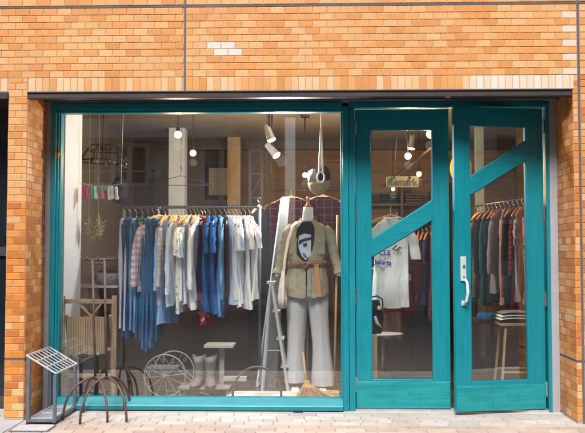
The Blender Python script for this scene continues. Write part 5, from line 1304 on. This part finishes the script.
def arch(top, fpx, fpy):
    D = 1.18*F/(fpy-252.0); Yf = D-6.1; foot = P(fpx, fpy, Yf); foot.z = .003; pts = []
    h_ = Vector((foot.x-top.x, foot.y-top.y, 0))
    for i in range(13):
        a_ = pi/2*i/12; pts.append(Vector((top.x, top.y, 0)) + h_*sin(a_)**1.0 + Vector((0, 0, .003+(top.z-.003)*cos(a_)**.9 if i < 12 else .003)))
    g = MB(); g.tube(pts, .0088, 8); return g.build('leg', M['rust'], cs, smooth=True)
arch(pa0, 63, 420); arch(pa0, 107.5, 422); arch(pa0, 83.5, 412.5)
arch(pb0, 80, 424); arch(pb0, 126.5, 421.5); arch(pb0, 130, 410); arch(pb0, 124.5, 411)

# ------------------------------------------------------------------ neighbour's front at the left edge
nb = thing('neighbour_shopfront', 'dark glazed front of the neighbouring shop beyond the brick pillar', 'shopfront', (-2.9, .0, 0))
g = MB(); g.box((XL0, -.02, 0), (xpl-.0, .04, .10)); g.box((XL0, -.02, ZB-.25), (xpl, .04, ZB+.003)); g.box((xpl-.04, -.019, .1), (xpl-.001, .039, ZB-.25)); g.box((XL0, -.019, 1.15), (xpl-.04, .039, 1.22)); g.build('frame', M['dark'], nb)
g = MB(); g.box((XL0, .0, .1), (xpl-.04, .008, ZB-.25)); g.build('pane', mat('dark_glass', (.01, .016, .02), .08), nb)
g = MB(); g.box((XL0, .045, -.1), (xpl, .06, ZB)); g.build('back_board', M['dark'], nb)

# ------------------------------------------------------------------ across the street (seen as reflections)
YO = -17.0
def Q(px, py): p_ = P(px, py, -YO); return (p_.x, p_.z)
def wall_mat(nm, c): return mat(nm, c, .85, ns=.6, na=.12, bump=.1, bs=8)
ob = thing('apartment_house', 'beige apartment house across the street, reflected in the display window', 'building', (-5, YO, 0))
g = MB(); g.box((-11, YO-8, 0), (-1.2, YO, 14.2)); g.build('wall', wall_mat('beige_render', (.80, .70, .54)), ob)
g = MB(); x0_, z0_ = Q(81, 183); x1_, z1_ = Q(146, 147)
g.box((x0_-.5, YO, 4.35), (x1_+2.6, YO+.9, 4.95)); g.box((x0_-.5, YO, 7.0), (x1_+2.6, YO+.9, 7.5)); g.build('balcony', wall_mat('white_render', (.85, .85, .83)), ob)
def owin(a_, b_, c_, d_, nv):
    g = MB(); g.box((a_, YO, b_), (c_, YO+.02, d_)); w_ = g.build('window', mat('far_glass', (.02, .03, .045), .2), ob)
    g = MB(); t_ = .13
    g.box((a_-t_, YO+.0, b_-t_), (c_+t_, YO+.10, b_)); g.box((a_-t_, YO, d_), (c_+t_, YO+.10, d_+t_)); g.box((a_-t_, YO, b_), (a_, YO+.10, d_)); g.box((c_, YO, b_), (c_+t_, YO+.10, d_))
    for k in range(1, nv): x_ = a_+(c_-a_)*k/nv; g.box((x_-.065, YO+.021, b_), (x_+.065, YO+.08, d_))
    g.box((a_, YO+.022, b_+(d_-b_)*.3), (c_, YO+.07, b_+(d_-b_)*.3+.04))
    g.build('frame', M['fwhite'], ob)
owin(x0_, z0_, x1_, z1_, 4)
x2, z2 = Q(205, 200); x3, z3 = Q(238, 150); owin(x2, z2, x3, z3, 2)
for a_ in (-9.6,): owin(a_, .9, a_+1.6, 2.1, 3); owin(a_, 5.3, a_+1.8, 6.5, 3)
owin(-4.2, 5.4, -2.4, 6.6, 3)
g = MB(); g.box((-3.5, YO, 0), (-2.5, YO+.05, 2.1)); g.build('door', M['darkwood'], ob)
sdh = thing('satellite_dish', 'white satellite dish on the beige house, reflected above the left shirts', 'satellite dish', (Q(157, 172)[0], YO+.4, Q(157, 172)[1]))
g = MB(); rings = []
for r_, y_ in ((.02, .0), (.10, .012), (.17, .04), (.225, .075)): rings.append([(r_*cos(2*pi*k/28), y_, r_*sin(2*pi*k/28)) for k in range(28)])
g.loft(rings, cap=False); g.build('dish', M['fwhite'], sdh, smooth=True, local=True, solid=.01)
g = MB(); g.tube([(0, 0, 0), (0, -.2, -.1), (0, -.4, -.1)], .02, 8); g.tube([(0, .02, -.2), (0, .28, -.05)], .01, 6); g.sphere((0, .28, -.04), .035, 8); g.build('arm', M['dark'], sdh, local=True)
for i, (xa_, xb_, h_, c_, lab) in enumerate(((-24, -11.3, 15.5, (.7, .68, .65), 'pale grey house across the street left of the beige one'), (-.6, 7.5, 13.0, (.50, .42, .36), 'brown house across the street facing the shop doors'), (7.9, 22, 16.5, (.6, .58, .56), 'tall grey house across the street at the right'))):
    h = thing('town_house', lab, 'building', ((xa_+xb_)/2, YO, 0), 'houses across the street')
    g = MB(); g.box((xa_, YO-8, 0), (xb_, YO, h_)); g.build('wall', wall_mat('render_%d' % i, c_), h)
    g = MB(); g.box((xa_-.1, YO-8.1, h_), (xb_+.1, YO+.15, h_+.3)); g.build('cornice', wall_mat('cornice_%d' % i, (.4, .38, .36)), h)
    n_ = int((xb_-xa_)/2.6)
    for r_ in range(int(h_/3)):
        for k in range(n_):
            x_ = xa_+.8+k*2.6; z_ = .9+r_*2.9
            g = MB(); g.box((x_, YO, z_), (x_+1.4, YO+.03, z_+1.2)); w_ = g.build('window', mat('far_glass', (.05, .07, .09), .1) if (k == 0 and r_ == 0) else bpy.data.materials['far_glass'], h)
            g = MB(); g.box((x_-.06, YO, z_-.06), (x_+1.46, YO+.1, z_)); g.box((x_-.06, YO, z_+1.2), (x_+1.46, YO+.1, z_+1.26)); g.box((x_+.68, YO+.031, z_), (x_+.72, YO+.06, z_+1.2)); g.build('frame', M['white_metal'], w_)
# parked blue car on the far side
cx0 = P(128, 270, 10.2).x
car = thing('parked_car', 'blue hatchback parked across the street, reflected at the left of the display', 'car', (cx0-1.95, -11.0, -.12))
def carring(pts, y0, y1): pass
prof = [(0, .28), (.05, .62), (.25, .78), (1.0, .90), (1.55, 1.38), (2.9, 1.42), (3.55, 1.0), (3.85, .92), (3.9, .35), (3.8, .24), (.15, .22)]
g = MB(); X = lambda u_: cx0-u_
rings = []
for y_, sc_ in ((-11.75, .93), (-11.70, .98), (-11.0, 1.0), (-10.3, .98), (-10.25, .93)):
    rings.append([(X(1.95+(u_-1.95)*sc_), y_, -.12+.25+(z_-.25)*(sc_ if z_ > .6 else 1)) for u_, z_ in prof])
g.loft(rings); g.build('body', mat('blue_car_paint', (.02, .11, .34), .2, coat=1), car, bevel=.03)
g = MB(); g.prism([(X(1.12), .80), (X(1.62), 1.20), (X(2.85), 1.22), (X(3.35), .84)], 'y', -10.262, -10.235); g.build('side_window', bpy.data.materials['far_glass'], car)
for u_ in (.75, 3.1):
    g = MB(); g.tube([(X(u_), -10.42, .19), (X(u_), -10.22, .19)], .31, 28); wh = g.build('wheel', M['black'], car)
    g = MB(); g.tube([(X(u_), -10.22, .19), (X(u_), -10.205, .19)], .20, 20); g.build('rim', M['steel'], wh)
